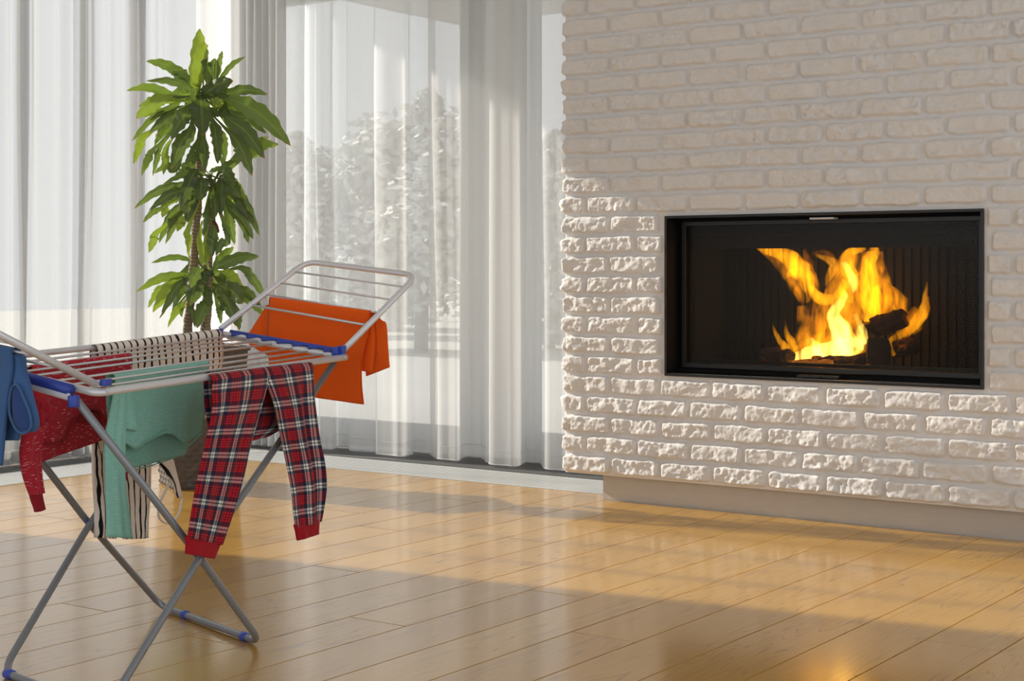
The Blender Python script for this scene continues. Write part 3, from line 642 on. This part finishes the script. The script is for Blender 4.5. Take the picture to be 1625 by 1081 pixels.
# ================================================================== LAUNDRY
def newbm():
    bm = bmesh.new(); uvl = bm.loops.layers.uv.new('UVMap'); return bm, uvl
def resample(P, n):
    P = [Vector((p[0], p[1], 0)) for p in P]; C = catmull(P, 8) if len(P) > 2 else P; L = [0]
    for a, b in zip(C, C[1:]): L.append(L[-1]+(b-a).length)
    us = np.linspace(0, L[-1], n); return np.interp(us, L, [c.x for c in C]), np.interp(us, L, [c.y for c in C])
def loft(B, plane, rows, thick=.0015, pw=6, fold=.004, freq=3.0, seed=1, off=0.0, roll=0.0, back=False, n=34, m=26, u0=0.0, v0=0.0, bulge=0.0, ruff=0.0, uw=None, sway=0.0, xf=0.0, arc=None):
    """rows: (xl, yl, xr, yr) photo measurements of left / right edge, top to bottom, on the garment's hanging plane"""
    bm, uvl = B; sgn = -1 if back else 1
    xl, yl = resample([(r[0], r[1]) for r in rows], n); xr, yr = resample([(r[2], r[3]) for r in rows], n)
    up = Vector((0, 0, 1)); rings = []; uvs = []; Lm = 0; prev = None
    w0 = uw or sum((plane(xl[i], yl[i])-plane(xr[i], yr[i])).length for i in range(n))/n
    top = []
    if roll: top = [(0, a) for a in (90, 65, 40, 18)]
    seqs = [('r', a) for _, a in top] + [('p', i) for i in range(n)]
    for kind, val in seqs:
        front, bk, uvr = [], [], []
        i = 0 if kind == 'r' else val; t = i/(n-1)
        for j in range(m+1):
            s = -1+2*j/m; f = (s+1)/2
            ya = float(np.interp(s, [q[0] for q in arc], [q[1] for q in arc]))*t**2.2 if arc else 0.0
            p = plane(xl[i]*(1-f)+xr[i]*f, yl[i]*(1-f)+yr[i]*f+ya)
            half = thick*max(0.0, 1-abs(s)**pw)**(1/pw)
            env = min(1, t*4)
            d = fold*env*((n2(s*freq+seed*3.1, t*1.3+seed, seed)-.5)*2*.7+(n2(s*freq*2.3+seed, t*2.6, seed+7)-.5)*.7) + bulge*(1-s*s)*env
            if ruff: d += ruff*math.sin(s*38+math.sin(t*9)*2)*env
            d += sway*t*t + xf*math.sin((s*2+t*3+seed)*2.0)*t
            if kind == 'r':
                a = math.radians(val); base = p - up*roll + up*roll*math.sin(a) + plane.n*sgn*roll*math.cos(a); half *= .6
            else:
                base = p + plane.n*(sgn*roll + (d if not back else d)) 
                if roll and i == 0: base -= up*roll
                elif roll: base -= up*roll*max(0, 1-t*10)
            base += plane.n*off
            front.append(base+plane.n*half); bk.append(base-plane.n*half); uvr.append(s)
        c = front[m//2]
        if prev is not None: Lm += (c-prev).length
        prev = c
        ring = front + bk[1:-1][::-1]; us = uvr + uvr[1:-1][::-1]
        rings.append([bm.verts.new(q) for q in ring]); uvs.append([(u0 + (q*.5)*w0, v0 - Lm) for q in us])
    K = len(rings[0])
    for a in range(len(rings)-1):
        for k in range(K):
            k2 = (k+1) % K
            F = bm.faces.new((rings[a][k], rings[a][k2], rings[a+1][k2], rings[a+1][k]))
            for lp, q in zip(F.loops, (uvs[a][k], uvs[a][k2], uvs[a+1][k2], uvs[a+1][k])): lp[uvl].uv = q
    for ring in (rings[0][::-1], rings[-1]):
        for k in range(m):       # strip cap between front and back
            a, b = k, k+1; c = (K-k) % K; d = (K-k-1) % K
            vs = [ring[x] if ring is rings[-1] else ring[K-1-x] for x in (a, b, d, c)]
            vs2 = []
            [vs2.append(q) for q in vs if q not in vs2]
            if len(vs2) >= 3:
                try: bm.faces.new(vs2)
                except ValueError: pass
def seam(pts, plane, r, mat, parent, off, name='seam', n=5):
    P = [plane(x, y)+plane.n*off for x, y in pts]; bm = bmesh.new(); tube(bm, catmull(P, n), r, 6); return obj(name, bm, mat, parent)

# ---- tartan pyjama trousers over the near rail
def trousers():
    pl = Plane(NC, at(541, 566, 3.93)); 
    r = empty('pyjama_trousers', pl(405, 585), label='red, navy and white tartan pyjama trousers with red cuffs over the near rail', cat='trousers')
    RL = .0115
    B = newbm()
    # hips lie over the rail, waist hangs behind
    loft(B, pl, [(332, 590, 484, 574), (332, 640, 480, 630), (340, 690, 470, 670), (352, 716, 438, 692)], .0022, 6, .006, 5, 3, roll=RL, back=True, off=-.004, ruff=.0012, uw=.21, v0=.03)
    obj('waist', B[0], M['tartan'], r)
    B = newbm()
    loft(B, pl, [(322, 594, 412, 582), (320, 620, 411, 610), (319, 650, 399, 655), (308, 700, 385, 705), (299, 745, 374, 752), (289, 800, 358, 806), (281, 852, 338, 864)], .0062, 2.6, .0075, 3.2, 5, roll=RL, off=.014, uw=.125, v0=.012, m=30, n=46)
    leg = obj('leg', B[0], M['tartan'], r)
    B = newbm()
    loft(B, pl, [(404, 583, 484, 573), (408, 606, 486, 600), (418, 640, 487, 640), (428, 690, 491, 690), (438, 735, 498, 735), (446, 775, 500, 775), (450, 810, 497, 812), (455, 836, 495, 826)], .0085, 2.4, .0115, 3.8, 16, roll=RL, off=.012, uw=.125, u0=.02, v0=.02, m=30, n=46, xf=.002)
    leg2 = obj('leg', B[0], M['tartan'], r)
    B = newbm(); loft(B, pl, [(278.5, 850, 337, 861), (279, 862, 332, 872), (278, 877, 326, 886)], .0058, 2.5, .001, 3, 2, off=.025, n=10); obj('cuff', B[0], M['redcuff'], leg)
    B = newbm(); loft(B, pl, [(452, 832, 495, 823), (455, 843, 494, 834), (458, 857, 493, 846)], .0070, 2.4, .002, 3, 4, off=.024, n=10); obj('cuff', B[0], M['redcuff'], leg2)
trousers()

# ---- green top
def green_top():
    a, b = wire_line(4); pl = Plane(a, b)
    r = empty('long_sleeved_top', pl(250, 585), label='pale green long-sleeved top folded over the wires, one sleeve hanging low', cat='top')
    RL = .007
    B = newbm()
    loft(B, pl, [(176, 594, 327, 572), (175, 615, 325, 600), (178, 650, 322, 640), (184, 680, 318, 672), (188, 700, 313, 690)], .0016, 6, .0045, 2.6, 8, roll=RL, off=.004, n=40, m=40, arc=[(-1, 0), (-.85, 6), (-.68, 13), (-.45, 5), (-.15, -4), (.1, -7), (.3, -3), (.48, 8), (.58, 14), (.68, 9), (1, -2)])
    loft(B, pl, [(176, 594, 327, 572), (177, 640, 323, 620), (182, 700, 315, 670), (188, 752, 303, 722)], .0016, 6, .003, 2.4, 9, roll=RL, back=True, off=-.008)
    body = obj('body', B[0], M['green_knit'], r)
    seam([(188, 699), (198, 706), (209, 711), (224, 702), (243, 692), (258, 687), (272, 691), (284, 702), (291, 708), (298, 702), (313, 688)], pl, .0022, M['green_hem'], body, .0125, 'neckband')
    seam([(189, 693), (209, 704), (226, 696), (244, 686), (258, 681), (274, 685), (289, 700)], pl, .0009, M['green_hem'], body, .0135)
    seam([(189, 750), (220, 747), (262, 735), (303, 720)], pl, .0016, M['green_hem'], body, -.0145, 'hem')
    B = newbm()
    loft(B, pl, [(175, 600, 192, 598), (166, 640, 189, 650), (156, 700, 188, 700), (158, 760, 188, 760), (160, 815, 194, 812), (160, 851, 200, 854)], .0065, 2.4, .005, 2.2, 12, off=.018, n=40, m=22)
    sl = obj('sleeve', B[0], M['green_knit'], r)
    B = newbm()
    loft(B, pl, [(187, 612, 198, 612), (187, 645, 205, 668), (187, 680, 204, 684)], .006, 2.4, .003, 3, 14, off=.020, n=18, m=16); obj('sleeve', B[0], M['green_knit'], r)
    for q, dx in ((4, 1), (6, 2)):
        seam([(255+q*3, 605), (268+q*4, 640), (282+q*3, 672)], pl, .0012, M['green_knit'], body, RL+.0015, 'crease')
green_top()

# ---- red sweater
def sweater():
    a, b = wire_line(1); pl = Plane(a, b)
    r = empty('red_sweater', pl(120, 600), label='dark red flecked knit sweater folded over the wires beside the blue shirt', cat='sweater')
    RL = .007; B = newbm()
    loft(B, pl, [(45, 580, 203, 560), (42, 620, 204, 600), (44, 665, 190, 650), (50, 704, 168, 690)], .002, 6, .004, 3, 4, roll=RL, n=40, m=40, off=.003, arc=[(-1, 0), (-.35, 0), (-.22, -4), (-.1, -22), (.05, -36), (.3, -46), (.55, -48), (.72, -40), (.82, -22), (.9, -6), (1, 0)])
    loft(B, pl, [(45, 580, 203, 560), (46, 640, 200, 620), (48, 700, 185, 690), (50, 738, 156, 700)], .002, 6, .005, 3, 6, roll=RL, back=True, off=-.004, n=30)
    loft(B, pl, [(44, 650, 182, 640), (46, 700, 172, 672), (50, 724, 163, 688), (50, 738, 156, 701)], .002, 6, .004, 3, 7, off=.001, n=24, v0=.05)
    body = obj('body', B[0], M['red_knit'], r)
    seam([(90, 700), (98, 694), (103, 680), (110, 665), (122, 654), (136, 648), (148, 650), (157, 660), (162, 674)], pl, .0042, M['red_rib'], body, .0125, 'neckband')
    seam([(55, 703), (72, 703), (90, 701)], pl, .0014, M['red_rib'], body, .0125)
    B = newbm(); loft(B, pl, [(128, 652, 150, 652), (114, 660, 158, 662), (112, 667, 158, 672)], .001, 3, 0, 1, 1, off=.0075, n=10, m=16); obj('neck_shade', B[0], M['red_rib'], body)  # thin dark sheet stands in for the shaded inside of the neck
    B = newbm()
    loft(B, pl, [(24, 690, 62, 668), (18, 715, 54, 706), (20, 742, 51, 744), (26, 765, 53, 768), (34, 785, 55, 781)], .012, 2.3, .006, 2.2, 9, off=.022, n=34, m=22); sl = obj('sleeve', B[0], M['red_knit'], r)
    B = newbm(); loft(B, pl, [(34, 783, 54, 779), (38, 795, 55, 792), (43, 812, 58, 807)], .008, 2.4, .003, 4, 3, off=.022, n=12); obj('cuff', B[0], M['red_rib'], sl)
    B = newbm(); loft(B, pl, [(188, 745, 206, 742), (189, 762, 203, 760), (190, 778, 195, 782)], .006, 2.4, .002, 2, 3, off=-.006, n=12); obj('cuff', B[0], M['red_rib'], r)
    # knotted, crumpled shoulder
    bm = bmesh.new()
    for (x, y, w, h, o) in ((60, 640, 11, 20, .016), (66, 655, 10, 13, .022), (55, 665, 10, 17, .018), (50, 625, 9, 22, .014), (62, 672, 9, 12, .012)):
        c = pl(x, y)+pl.n*o; sc = 3.4/FPX; s0 = len(bm.verts); bmesh.ops.create_icosphere(bm, subdivisions=3, radius=1); bm.verts.ensure_lookup_table()
        for v in list(bm.verts)[s0:]:
            q = v.co.copy(); k = 1+.5*(n2(q.x*2.5+x, q.z*2.5+y, 5)-.5)+.4*(n2(q.y*4+x, q.z*3, 6)-.5); v.co = c + pl.u*q.x*w*sc*k + Vector((0, 0, 1))*q.z*h*sc*k + pl.n*q.y*.010*k
    obj('crumpled_sleeve', bm, M['red_knit'], r)
sweater()

# ---- blue shirt on the left wing
def blue_shirt():
    f = .42; pl = Plane(LN0.lerp(LN1, f), LF0.lerp(LF1, f))
    r = empty('blue_shirt', pl(0, 560), label='blue cotton shirt hanging over the left wing of the rack', cat='shirt')
    RL = .0065; B = newbm()
    loft(B, pl, [(-130, 522, 27, 553), (-130, 580, 29, 585), (-128, 650, 20, 650), (-126, 735, 12, 738)], .002, 6, .008, 5, 3, roll=RL, n=30, off=.004)
    loft(B, pl, [(-130, 522, 27, 553), (-130, 600, 33, 600), (-125, 700, 22, 700)], .002, 6, .005, 4, 4, roll=RL, back=True, off=-.004)
    obj('body', B[0], M['bluecotton'], r)
    B = newbm(); loft(B, pl, [(20, 560, 33, 568), (18, 595, 36, 592), (16, 630, 46, 628), (18, 655, 54, 655), (22, 676, 56, 674), (34, 688, 50, 686)], .013, 2.2, .004, 2, 5, off=-.006, n=26, m=20)
    s = obj('sleeve', B[0], M['bluecotton'], r)
    seam([(24, 622), (28, 612), (36, 612), (45, 632), (54, 655), (56, 676), (46, 687), (34, 682), (24, 662), (22, 640), (24, 622)], pl, .0028, M['bluecotton'], s, .011, 'sleeve_hem')
    B = newbm(); loft(B, pl, [(27, 615, 36, 616), (25, 640, 48, 640), (28, 665, 54, 668), (38, 681, 50, 683)], .001, 3, 0, 1, 1, off=.0095, n=14, m=12); obj('sleeve_shade', B[0], M['blueshade'], s)  # darker sheet on the closed sleeve paints the shade inside its opening
blue_shirt()

# ---- striped trousers with ties over the far rail
def striped():
    pl = Plane(at(-42, 577, 3.33), at(351, 529, 4.13))
    r = empty('striped_trousers', pl(250, 540), label='cream linen trousers with thin black stripes draped over the far rail', cat='trousers')
    RL = .0115; B = newbm()
    loft(B, pl, [(148, 547, 347, 522), (148, 590, 349, 580), (146, 650, 330, 650), (146, 700, 292, 705), (160, 742, 270, 728)], .0025, 6, .007, 6, 3, roll=RL, n=36, m=40, off=0)
    loft(B, pl, [(148, 547, 347, 522), (150, 590, 347, 570), (152, 650, 345, 620)], .0025, 6, .006, 6, 4, roll=RL, back=True, m=40)
    body = obj('body', B[0], M['stripe'], r)
    for rows, s, o in (([(143, 690, 180, 690), (143, 730, 178, 730), (145, 770, 178, 770), (149, 810, 180, 810), (148, 853, 180, 855)], 6, .006), ([(176, 690, 238, 700), (176, 740, 236, 740), (180, 780, 234, 780), (184, 820, 230, 820), (186, 855, 229, 853)], 8, .014)):
        B = newbm(); loft(B, pl, rows, .010, 2.4, .008, 2.6, s, off=o, n=34, m=26, u0=s*.01, uw=.15 if s == 8 else .11); obj('leg', B[0], M['stripe'], r)
    B = newbm(); loft(B, pl, [(236, 732, 258, 722), (245, 738, 266, 728), (262, 764, 274, 758), (271, 790, 281, 788)], .002, 3, .002, 2, 4, off=.018, n=18, m=8, uw=.02); obj('tie', B[0], M['stripe'], r)
    bm = bmesh.new(); P = catmull([pl(x, y)+pl.n*.018 for x, y in ((260, 766), (250, 785), (243, 803), (243, 820), (252, 829), (264, 828), (275, 812), (280, 790))], 6); tube(bm, P, .0022, 8, 1.8); obj('tie', bm, M['stripe'], r)
striped()

# ---- orange t-shirt on the right wing
def orange():
    f = .50; a, b = WN0.lerp(WN1, f), WF0.lerp(WF1, f); pl = Plane(b, a)
    r = empty('orange_tshirt', pl(510, 500), label='bright orange short-sleeved t-shirt folded over the right wing of the rack', cat='t-shirt')
    RL = .006; B = newbm()
    loft(B, pl, [(429, 471, 590, 493), (428, 500, 588, 520), (427, 560, 578, 570), (430, 600, 577, 610), (440, 622, 580, 642)], .0018, 6, .006, 2.6, 6, roll=RL, n=40, m=34)
    loft(B, pl, [(429, 471, 590, 493), (430, 520, 594, 545), (432, 565, 590, 592)], .0018, 6, .004, 3, 7, roll=RL, back=True)
    body = obj('body', B[0], M['orange'], r)
    B = newbm(); loft(B, pl, [(418, 484, 432, 484), (408, 500, 432, 500), (396, 520, 432, 525), (388, 534, 432, 550), (392, 548, 432, 570)], .003, 3, .004, 2, 3, off=-.012, n=22, m=16); obj('sleeve', B[0], M['orange'], r)
    B = newbm(); loft(B, pl, [(585, 494, 592, 494), (580, 503, 600, 508), (572, 515, 608, 514), (572, 550, 611, 548), (574, 575, 613, 575), (576, 598, 614, 583)], .003, 3, .003, 2, 5, off=-.014, n=26, m=16); obj('sleeve', B[0], M['orange'], r)
    seam([(441, 617), (500, 630), (579, 637)], pl, .0008, M['orange'], body, RL+.002)
    seam([(590, 494), (587, 503), (582, 530), (577, 575), (577, 610), (580, 640)], pl, .0012, M['orange'], body, RL+.002)
orange()

# ================================================================== POTTED DRACAENA
def plant():
    c0 = onz(277, 778.5); c1 = onz(377, 772.5); u = (c1-c0); wb = u.length; u.normalize(); n = Vector((-u.y, u.x, 0)); n = n if n.dot(CAM-c0) < 0 else -n
    ctr = (c0+c1)/2 + n*wb/2; D = (ctr-CAM).dot(FW)
    r = empty('potted_dracaena', ctr, label='tall green dracaena with three leaf heads in a square brown woven pot', cat='houseplant')
    H = .86-(552-HYP)/FPX*(D-.1); wt = wb*1.27
    # woven pot: four faces in one relief mesh
    nu, nv = 4*60, 120; V = np.zeros((nv, nu+1, 3)); side = np.linspace(0, 4, nu+1); zz = np.linspace(0, H, nv)
    cols = 11; rows_ = 26
    for i, z in enumerate(zz):
        w = wb+(wt-wb)*z/H; hw = w/2
        k = np.floor(side).astype(int) % 4; f = side-np.floor(side)
        q = f*cols; par = (np.floor(q)+np.floor(z/H*rows_)) % 2; bz = (z/H*rows_) % 1; bq = q % 1
        prof = np.where(par == 0, np.sin(np.pi*bq)**.6*np.sin(np.pi*bz)**.35, .35*np.sin(np.pi*bz)**.4)
        d = .008*prof*(z > .004); rr = np.minimum(1, np.minimum(f, 1-f)/.04); d = d*rr
        a = -hw+f*w; o = hw+d
        lx = np.select([k == 0, k == 1, k == 2, k == 3], [a, o, -a, -o]); ly = np.select([k == 0, k == 1, k == 2, k == 3], [-o, a, o, -a])
        V[i, :, 0] = ctr.x+u.x*lx+n.x*ly; V[i, :, 1] = ctr.y+u.y*lx+n.y*ly; V[i, :, 2] = z
    me = grid_mesh('pot', V, nu+1, nv); pot = link('pot', me, M['rattan'], r)
    Mx = Matrix.Translation(ctr) @ Matrix.Rotation(math.atan2(u.y, u.x), 4, 'Z'); h = wt/2
    bm = bmesh.new()
    for lo, hi in (((-h-.008, -h-.008, H-.012), (h+.008, -h+.016, H+.006)), ((-h-.008, h-.016, H-.012), (h+.008, h+.008, H+.006)), ((-h-.008, -h+.016, H-.012), (-h+.016, h-.016, H+.006)), ((h-.016, -h+.016, H-.012), (h+.008, h-.016, H+.006))): box(bm, lo, hi, .004, Mx)
    obj('rim', bm, M['rattan'], pot)
    bm = bmesh.new(); box(bm, (-h+.014, -h+.014, H-.06), (h-.014, h-.014, H-.035), 0, Mx); obj('soil', bm, M['soil'], r)
    bm = bmesh.new(); box(bm, (-wb/2, -wb/2, .0), (wb/2, wb/2, .01), 0, Mx); obj('base', bm, M['rattan'], pot)
    sc = D/FPX
    def cane(px, r0, r1):
        P = catmull([at(x, y, D+dd) for x, y, dd in px], 8); m = len(P); bm = bmesh.new(); R = [r0+(r1-r0)*i/(m-1)+.0012*math.sin(i*1.9) for i in range(m)]
        tube(bm, P, R, 12)
        for v in bm.verts: v.co += Vector(((n2(v.co.z*60, v.co.x*80, 3)-.5), (n2(v.co.z*60, v.co.y*80, 4)-.5), 0))*.005
        obj('cane', bm, M['bark'], r)
    cane([(297, 560, -.02), (298, 520, -.02), (303, 470, -.02), (309, 400, 0), (314, 320, 0), (317, 250, 0), (320, 205, 0), (316, 160, 0)], .019, .013)
    cane([(325, 560, .03), (327, 500, .03), (331, 440, .03), (329, 390, .03), (333, 340, .03), (338, 300, .03), (336, 285, .03)], .022, .014)
    cane([(326, 560, -.05), (328, 500, -.04), (331, 460, -.03), (328, 430, -.03)], .014, .012)
    def foliage(ox, oy, s, axis, leaves, seed, extra):
        rnd = random.Random(seed); bm, uvl = newbm(); tl = bm.loops.layers.float_color.new('tone')
        def leaf(px, py, tx, ty, w, tone, sx=None, sy=None, depth=None):
            bx, by = ox+px/s, oy+py/s; ex, ey = ox+tx/s, oy+ty/s; W = w/s*sc*.62
            ax, ay = axis; sx = ax+rnd.uniform(-4, 4) if sx is None else sx; sy = (ay+rnd.uniform(-12, 14)) if sy is None else sy
            lat = (ex-ax); dl = math.hypot(ex-bx, ey-by)*sc
            if depth is None:
                side = min(1, abs(lat)/60); depth = rnd.choice((-1, -1, 1))*rnd.uniform(.05, .14)*(1-side*.6) if w < 80 else -rnd.uniform(.10, .16)
            S = at(sx, sy, D); Bp = at(bx, by, D+depth*.55); T = at(ex, ey, D+depth)
            mid = (Bp+T)/2; L = (T-Bp); bend = Vector((0, 0, 1))*L.length*.10*(1 if abs(L.x)+abs(L.y) > .03 else .3)
            mid += bend
            pts = catmull([S, Bp, mid, T], 8); k0 = 8; m = len(pts); view = (CAM-mid).normalized()
            tw = rnd.uniform(-.55, .55); ph = rnd.uniform(0, 6); prev = None
            for i, p in enumerate(pts):
                t = (pts[min(i+1, m-1)]-pts[max(i-1, 0)]).normalized()
                side = t.cross(view).normalized(); nr = side.cross(t)
                a = tw+.25*math.sin(i*.25+ph); sd = side*math.cos(a)+nr*math.sin(a); nr2 = t.cross(sd)
                if i < k0: ww = .0035+(i/k0)**3*W*.35
                else:
                    q = (i-k0)/(m-1-k0); ww = max(.0004, W*(math.sin(math.pi*min(1, q*.86+.14)**.9)**.75)) if q < .999 else .0004
                wv = 1+.12*math.sin(i*1.7+ph)
                row = []
                for c in (-1, -.5, 0, .5, 1):
                    row.append(bm.verts.new(p+sd*ww*c*(wv if c > 0 else 2-wv)+nr2*(abs(c)*ww*.28+ww*.10*math.sin(i*1.3+ph+c*2))))
                vv = i/(m-1)
                if prev:
                    for j in range(4):
                        F = bm.faces.new((prev[0][j], prev[0][j+1], row[j+1], row[j]))
                        for lp, q in zip(F.loops, ((j/4, prev[1]), ((j+1)/4, prev[1]), ((j+1)/4, vv), (j/4, vv))): lp[uvl].uv = q; lp[tl] = (tone, tone, tone, 1)
                prev = (row, vv)
        for L in leaves:
            leaf(*L[:5], L[5] if len(L) > 5 else rnd.uniform(.1, .5))
        for k in range(extra):
            a = rnd.uniform(0, 2*math.pi); rr = rnd.uniform(45, 78); ax, ay = axis
            ex, ey = ax+math.cos(a)*rr, ay+rnd.uniform(0, 75); dd = math.sin(a)*.17
            bx, by = ax+math.cos(a)*rr*.45, ay-rnd.uniform(0, 18)
            leaf((bx-ox)*s, (by-oy)*s, (ex-ox)*s, (ey-oy)*s, rnd.uniform(14, 19)*s, rnd.uniform(.1, .7), depth=dd)
        o = obj('foliage', bm, M['leaf'], r); return o
    TOP = [(545,480,570,105,88,.95),(560,470,600,190,84,.9),(480,430,215,320,58,.75),(490,450,360,360,74,.35),(500,500,215,450,46,.5),(380,540,85,515,56,.75),(400,560,165,620,40,.3),(345,570,150,700,82,.85),(450,650,235,800,60,.2),(380,640,120,850,48,.2),(225,800,130,1000,52,.9),(272,890,185,1075,46,.75),(500,640,375,845,84,.45),(510,760,380,1030,88,.25),(575,560,590,815,112,.2),(660,740,690,1000,84,.2),(560,850,525,1010,66,.45),(600,860,605,1060,60,.35),(700,780,740,980,60,.2),(600,540,790,450,84,.25),(720,540,1020,540,56,.35),(700,440,870,290,30,.5),(650,460,670,300,62,.25),(690,420,718,250,34,.5),(740,560,830,690,58,.85),(790,580,1170,880,104,.6),(770,660,1010,800,54,.3),(760,700,1000,965,88,.25),(790,820,915,1080,82,.3),(870,900,1090,870,76,.8),(731,1000,1030,820,52,.4),(640,640,760,690,68,.25),(430,1000,270,1060,46,.35),(320,880,260,1080,34,.3),(350,790,270,900,62,.7),(510,430,520,590,56,.2),(600,220,597,370,52,.3),(615,340,620,480,50,.6),(400,700,290,800,50,.2),(840,740,940,860,46,.2),(700,620,650,600,70,.8),(420,560,330,600,50,.9),(560,900,470,1010,46,.5),(330,640,200,690,44,.6),(360,880,330,1070,44,.85),(640,560,760,560,40,.4)]
    MID = [(520,20,310,95,40,.6),(430,90,130,245,46,.35),(480,115,225,255,58,.25),(310,240,185,335,34,.4),(345,215,310,300,40,.95),(450,260,330,470,44,.3),(300,380,225,525,52,.85),(400,240,290,465,46,.5),(450,310,405,390,46,.95),(500,120,470,335,78,.3),(565,60,545,205,82,.3),(600,240,570,420,52,.35),(540,200,500,480,58,.3),(640,140,650,300,52,.2),(690,40,680,300,62,.15),(720,140,715,340,46,.2),(720,50,850,190,52,.85),(740,90,930,420,62,.25),(740,240,890,440,64,.3),(730,290,770,475,50,.25),(640,380,620,560,62,.35),(720,420,650,545,46,.45),(730,150,780,240,52,.98),(830,380,860,465,36,.6),(480,360,480,560,42,.9),(480,5,380,60,46,.5),(550,410,565,620,38,.9),(420,180,340,210,48,.3),(390,280,350,370,42,.5),(620,10,700,-20,34,.5),(560,20,420,-30,60,.55),(680,0,790,-60,30,.5),(760,160,850,300,48,.3),(800,250,900,340,40,.3),(580,480,590,600,40,.95),(700,330,740,480,40,.6)]
    LOW = [(480,575,240,590,34,.6),(440,670,145,775,50,.75),(400,690,300,705,46,.95),(430,690,250,905,72,.95),(450,700,290,945,48,.5),(330,740,220,875,48,.8),(460,840,345,1000,46,.85),(540,680,485,860,96,.25),(520,560,520,660,62,.6),(580,630,580,725,66,.25),(650,610,765,490,52,.75),(670,610,925,550,70,.5),(700,650,820,735,62,.98),(810,620,970,820,54,.35),(690,740,825,850,96,.25),(660,740,790,1000,74,.4),(780,740,950,880,50,.35),(600,820,530,1005,74,.55),(590,740,600,870,50,.5),(780,880,800,1020,42,.4),(660,850,685,980,34,.55),(840,820,950,920,48,.7),(560,740,520,840,54,.85),(490,850,520,1000,30,.5),(590,500,590,610,38,.9),(700,700,640,660,40,.5),(470,690,480,730,60,.3),(700,860,690,900,34,.4),(420,840,435,935,30,.5)]
    foliage(180, 20, 4.157, (318, 152), TOP, 3, 6)
    foliage(180, 270, 4.003, (336, 288), MID, 4, 5)
    foliage(180, 270, 4.003, (329, 436), LOW, 5, 4)
    bm = bmesh.new(); P = catmull([at(338, 352, D-.03), at(344, 358, D-.05), at(347, 370, D-.05)], 5); tube(bm, P, [.008]*(len(P)-1)+[.002], 6, .3); obj('dry_leaf', bm, M['dry'], r, label='withered brown leaf')
plant()

# ================================================================== OUTDOORS
bm = bmesh.new(); box(bm, (-30, 1.06, -.35), (30, 60, -.12)); box(bm, (-60, -30, -.35), (-2.87, 1.06, -.12)); obj('lawn', bm, M['lawn'], None, False, kind='structure')
bm = bmesh.new(); box(bm, (-4.6, 1.06, -.12), (4, 4.2, -.02)); box(bm, (-4.6, -6.5, -.12), (-2.87, 1.06, -.02)); obj('terrace', bm, M['paving'], None, False, kind='structure')
bm = bmesh.new(); box(bm, (-3.62, 1.06, 2.62), (4.2, 3.85, 2.86), .01); obj('terrace_roof', bm, M['render'], None, False, kind='structure')
def tree(x, y, h, w, seed, label):
    rnd = random.Random(seed); r = empty('tree', (x, y, -.12), label=label, cat='tree')
    bm = bmesh.new(); tube(bm, [(x, y, -.15), (x+.05, y, h*.5), (x, y, h*.9)], [h*.028, h*.02, h*.006], 8); obj('trunk', bm, M['trunk'], r)
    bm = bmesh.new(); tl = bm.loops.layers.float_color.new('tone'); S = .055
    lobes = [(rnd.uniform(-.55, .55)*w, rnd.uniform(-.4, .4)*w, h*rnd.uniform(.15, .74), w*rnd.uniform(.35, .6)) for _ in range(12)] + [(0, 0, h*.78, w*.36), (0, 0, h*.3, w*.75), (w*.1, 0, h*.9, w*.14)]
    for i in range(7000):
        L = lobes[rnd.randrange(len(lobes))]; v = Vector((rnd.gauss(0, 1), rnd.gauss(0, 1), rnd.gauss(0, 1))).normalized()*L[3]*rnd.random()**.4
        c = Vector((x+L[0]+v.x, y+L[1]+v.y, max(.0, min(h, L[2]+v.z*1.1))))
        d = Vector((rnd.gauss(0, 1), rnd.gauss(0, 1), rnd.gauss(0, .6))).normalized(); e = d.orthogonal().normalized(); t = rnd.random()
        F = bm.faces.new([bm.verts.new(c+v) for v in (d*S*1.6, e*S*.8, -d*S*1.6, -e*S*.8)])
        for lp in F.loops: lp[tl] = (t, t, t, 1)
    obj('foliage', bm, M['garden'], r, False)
def tpos(px, d): p = at(px, 432, d); return p.x, p.y
for px, d, h, w, s, lb in ((462, 20, 2.75, 1.1, 1, 'rounded garden tree seen faintly through the curtain, nearest the gathered corner bunch'), (520, 24, 2.15, 1.3, 2, 'low garden tree seen faintly through the curtain, above the wing of the rack'), (592, 27, 2.45, 1.6, 3, 'broad garden tree seen faintly through the curtain, left of the tallest one'), (668, 19, 3.2, 1.1, 4, 'tallest garden tree seen faintly through the curtain, behind the grey fold'), (770, 31, 3.0, 1.8, 6, 'wide garden tree seen faintly through the curtain, between the grey fold and the brick wall'), (872, 20, 2.75, 1.1, 5, 'garden tree seen faintly through the curtain, right beside the brick wall')):
    tree(*tpos(px, d), h, w, s, lb)
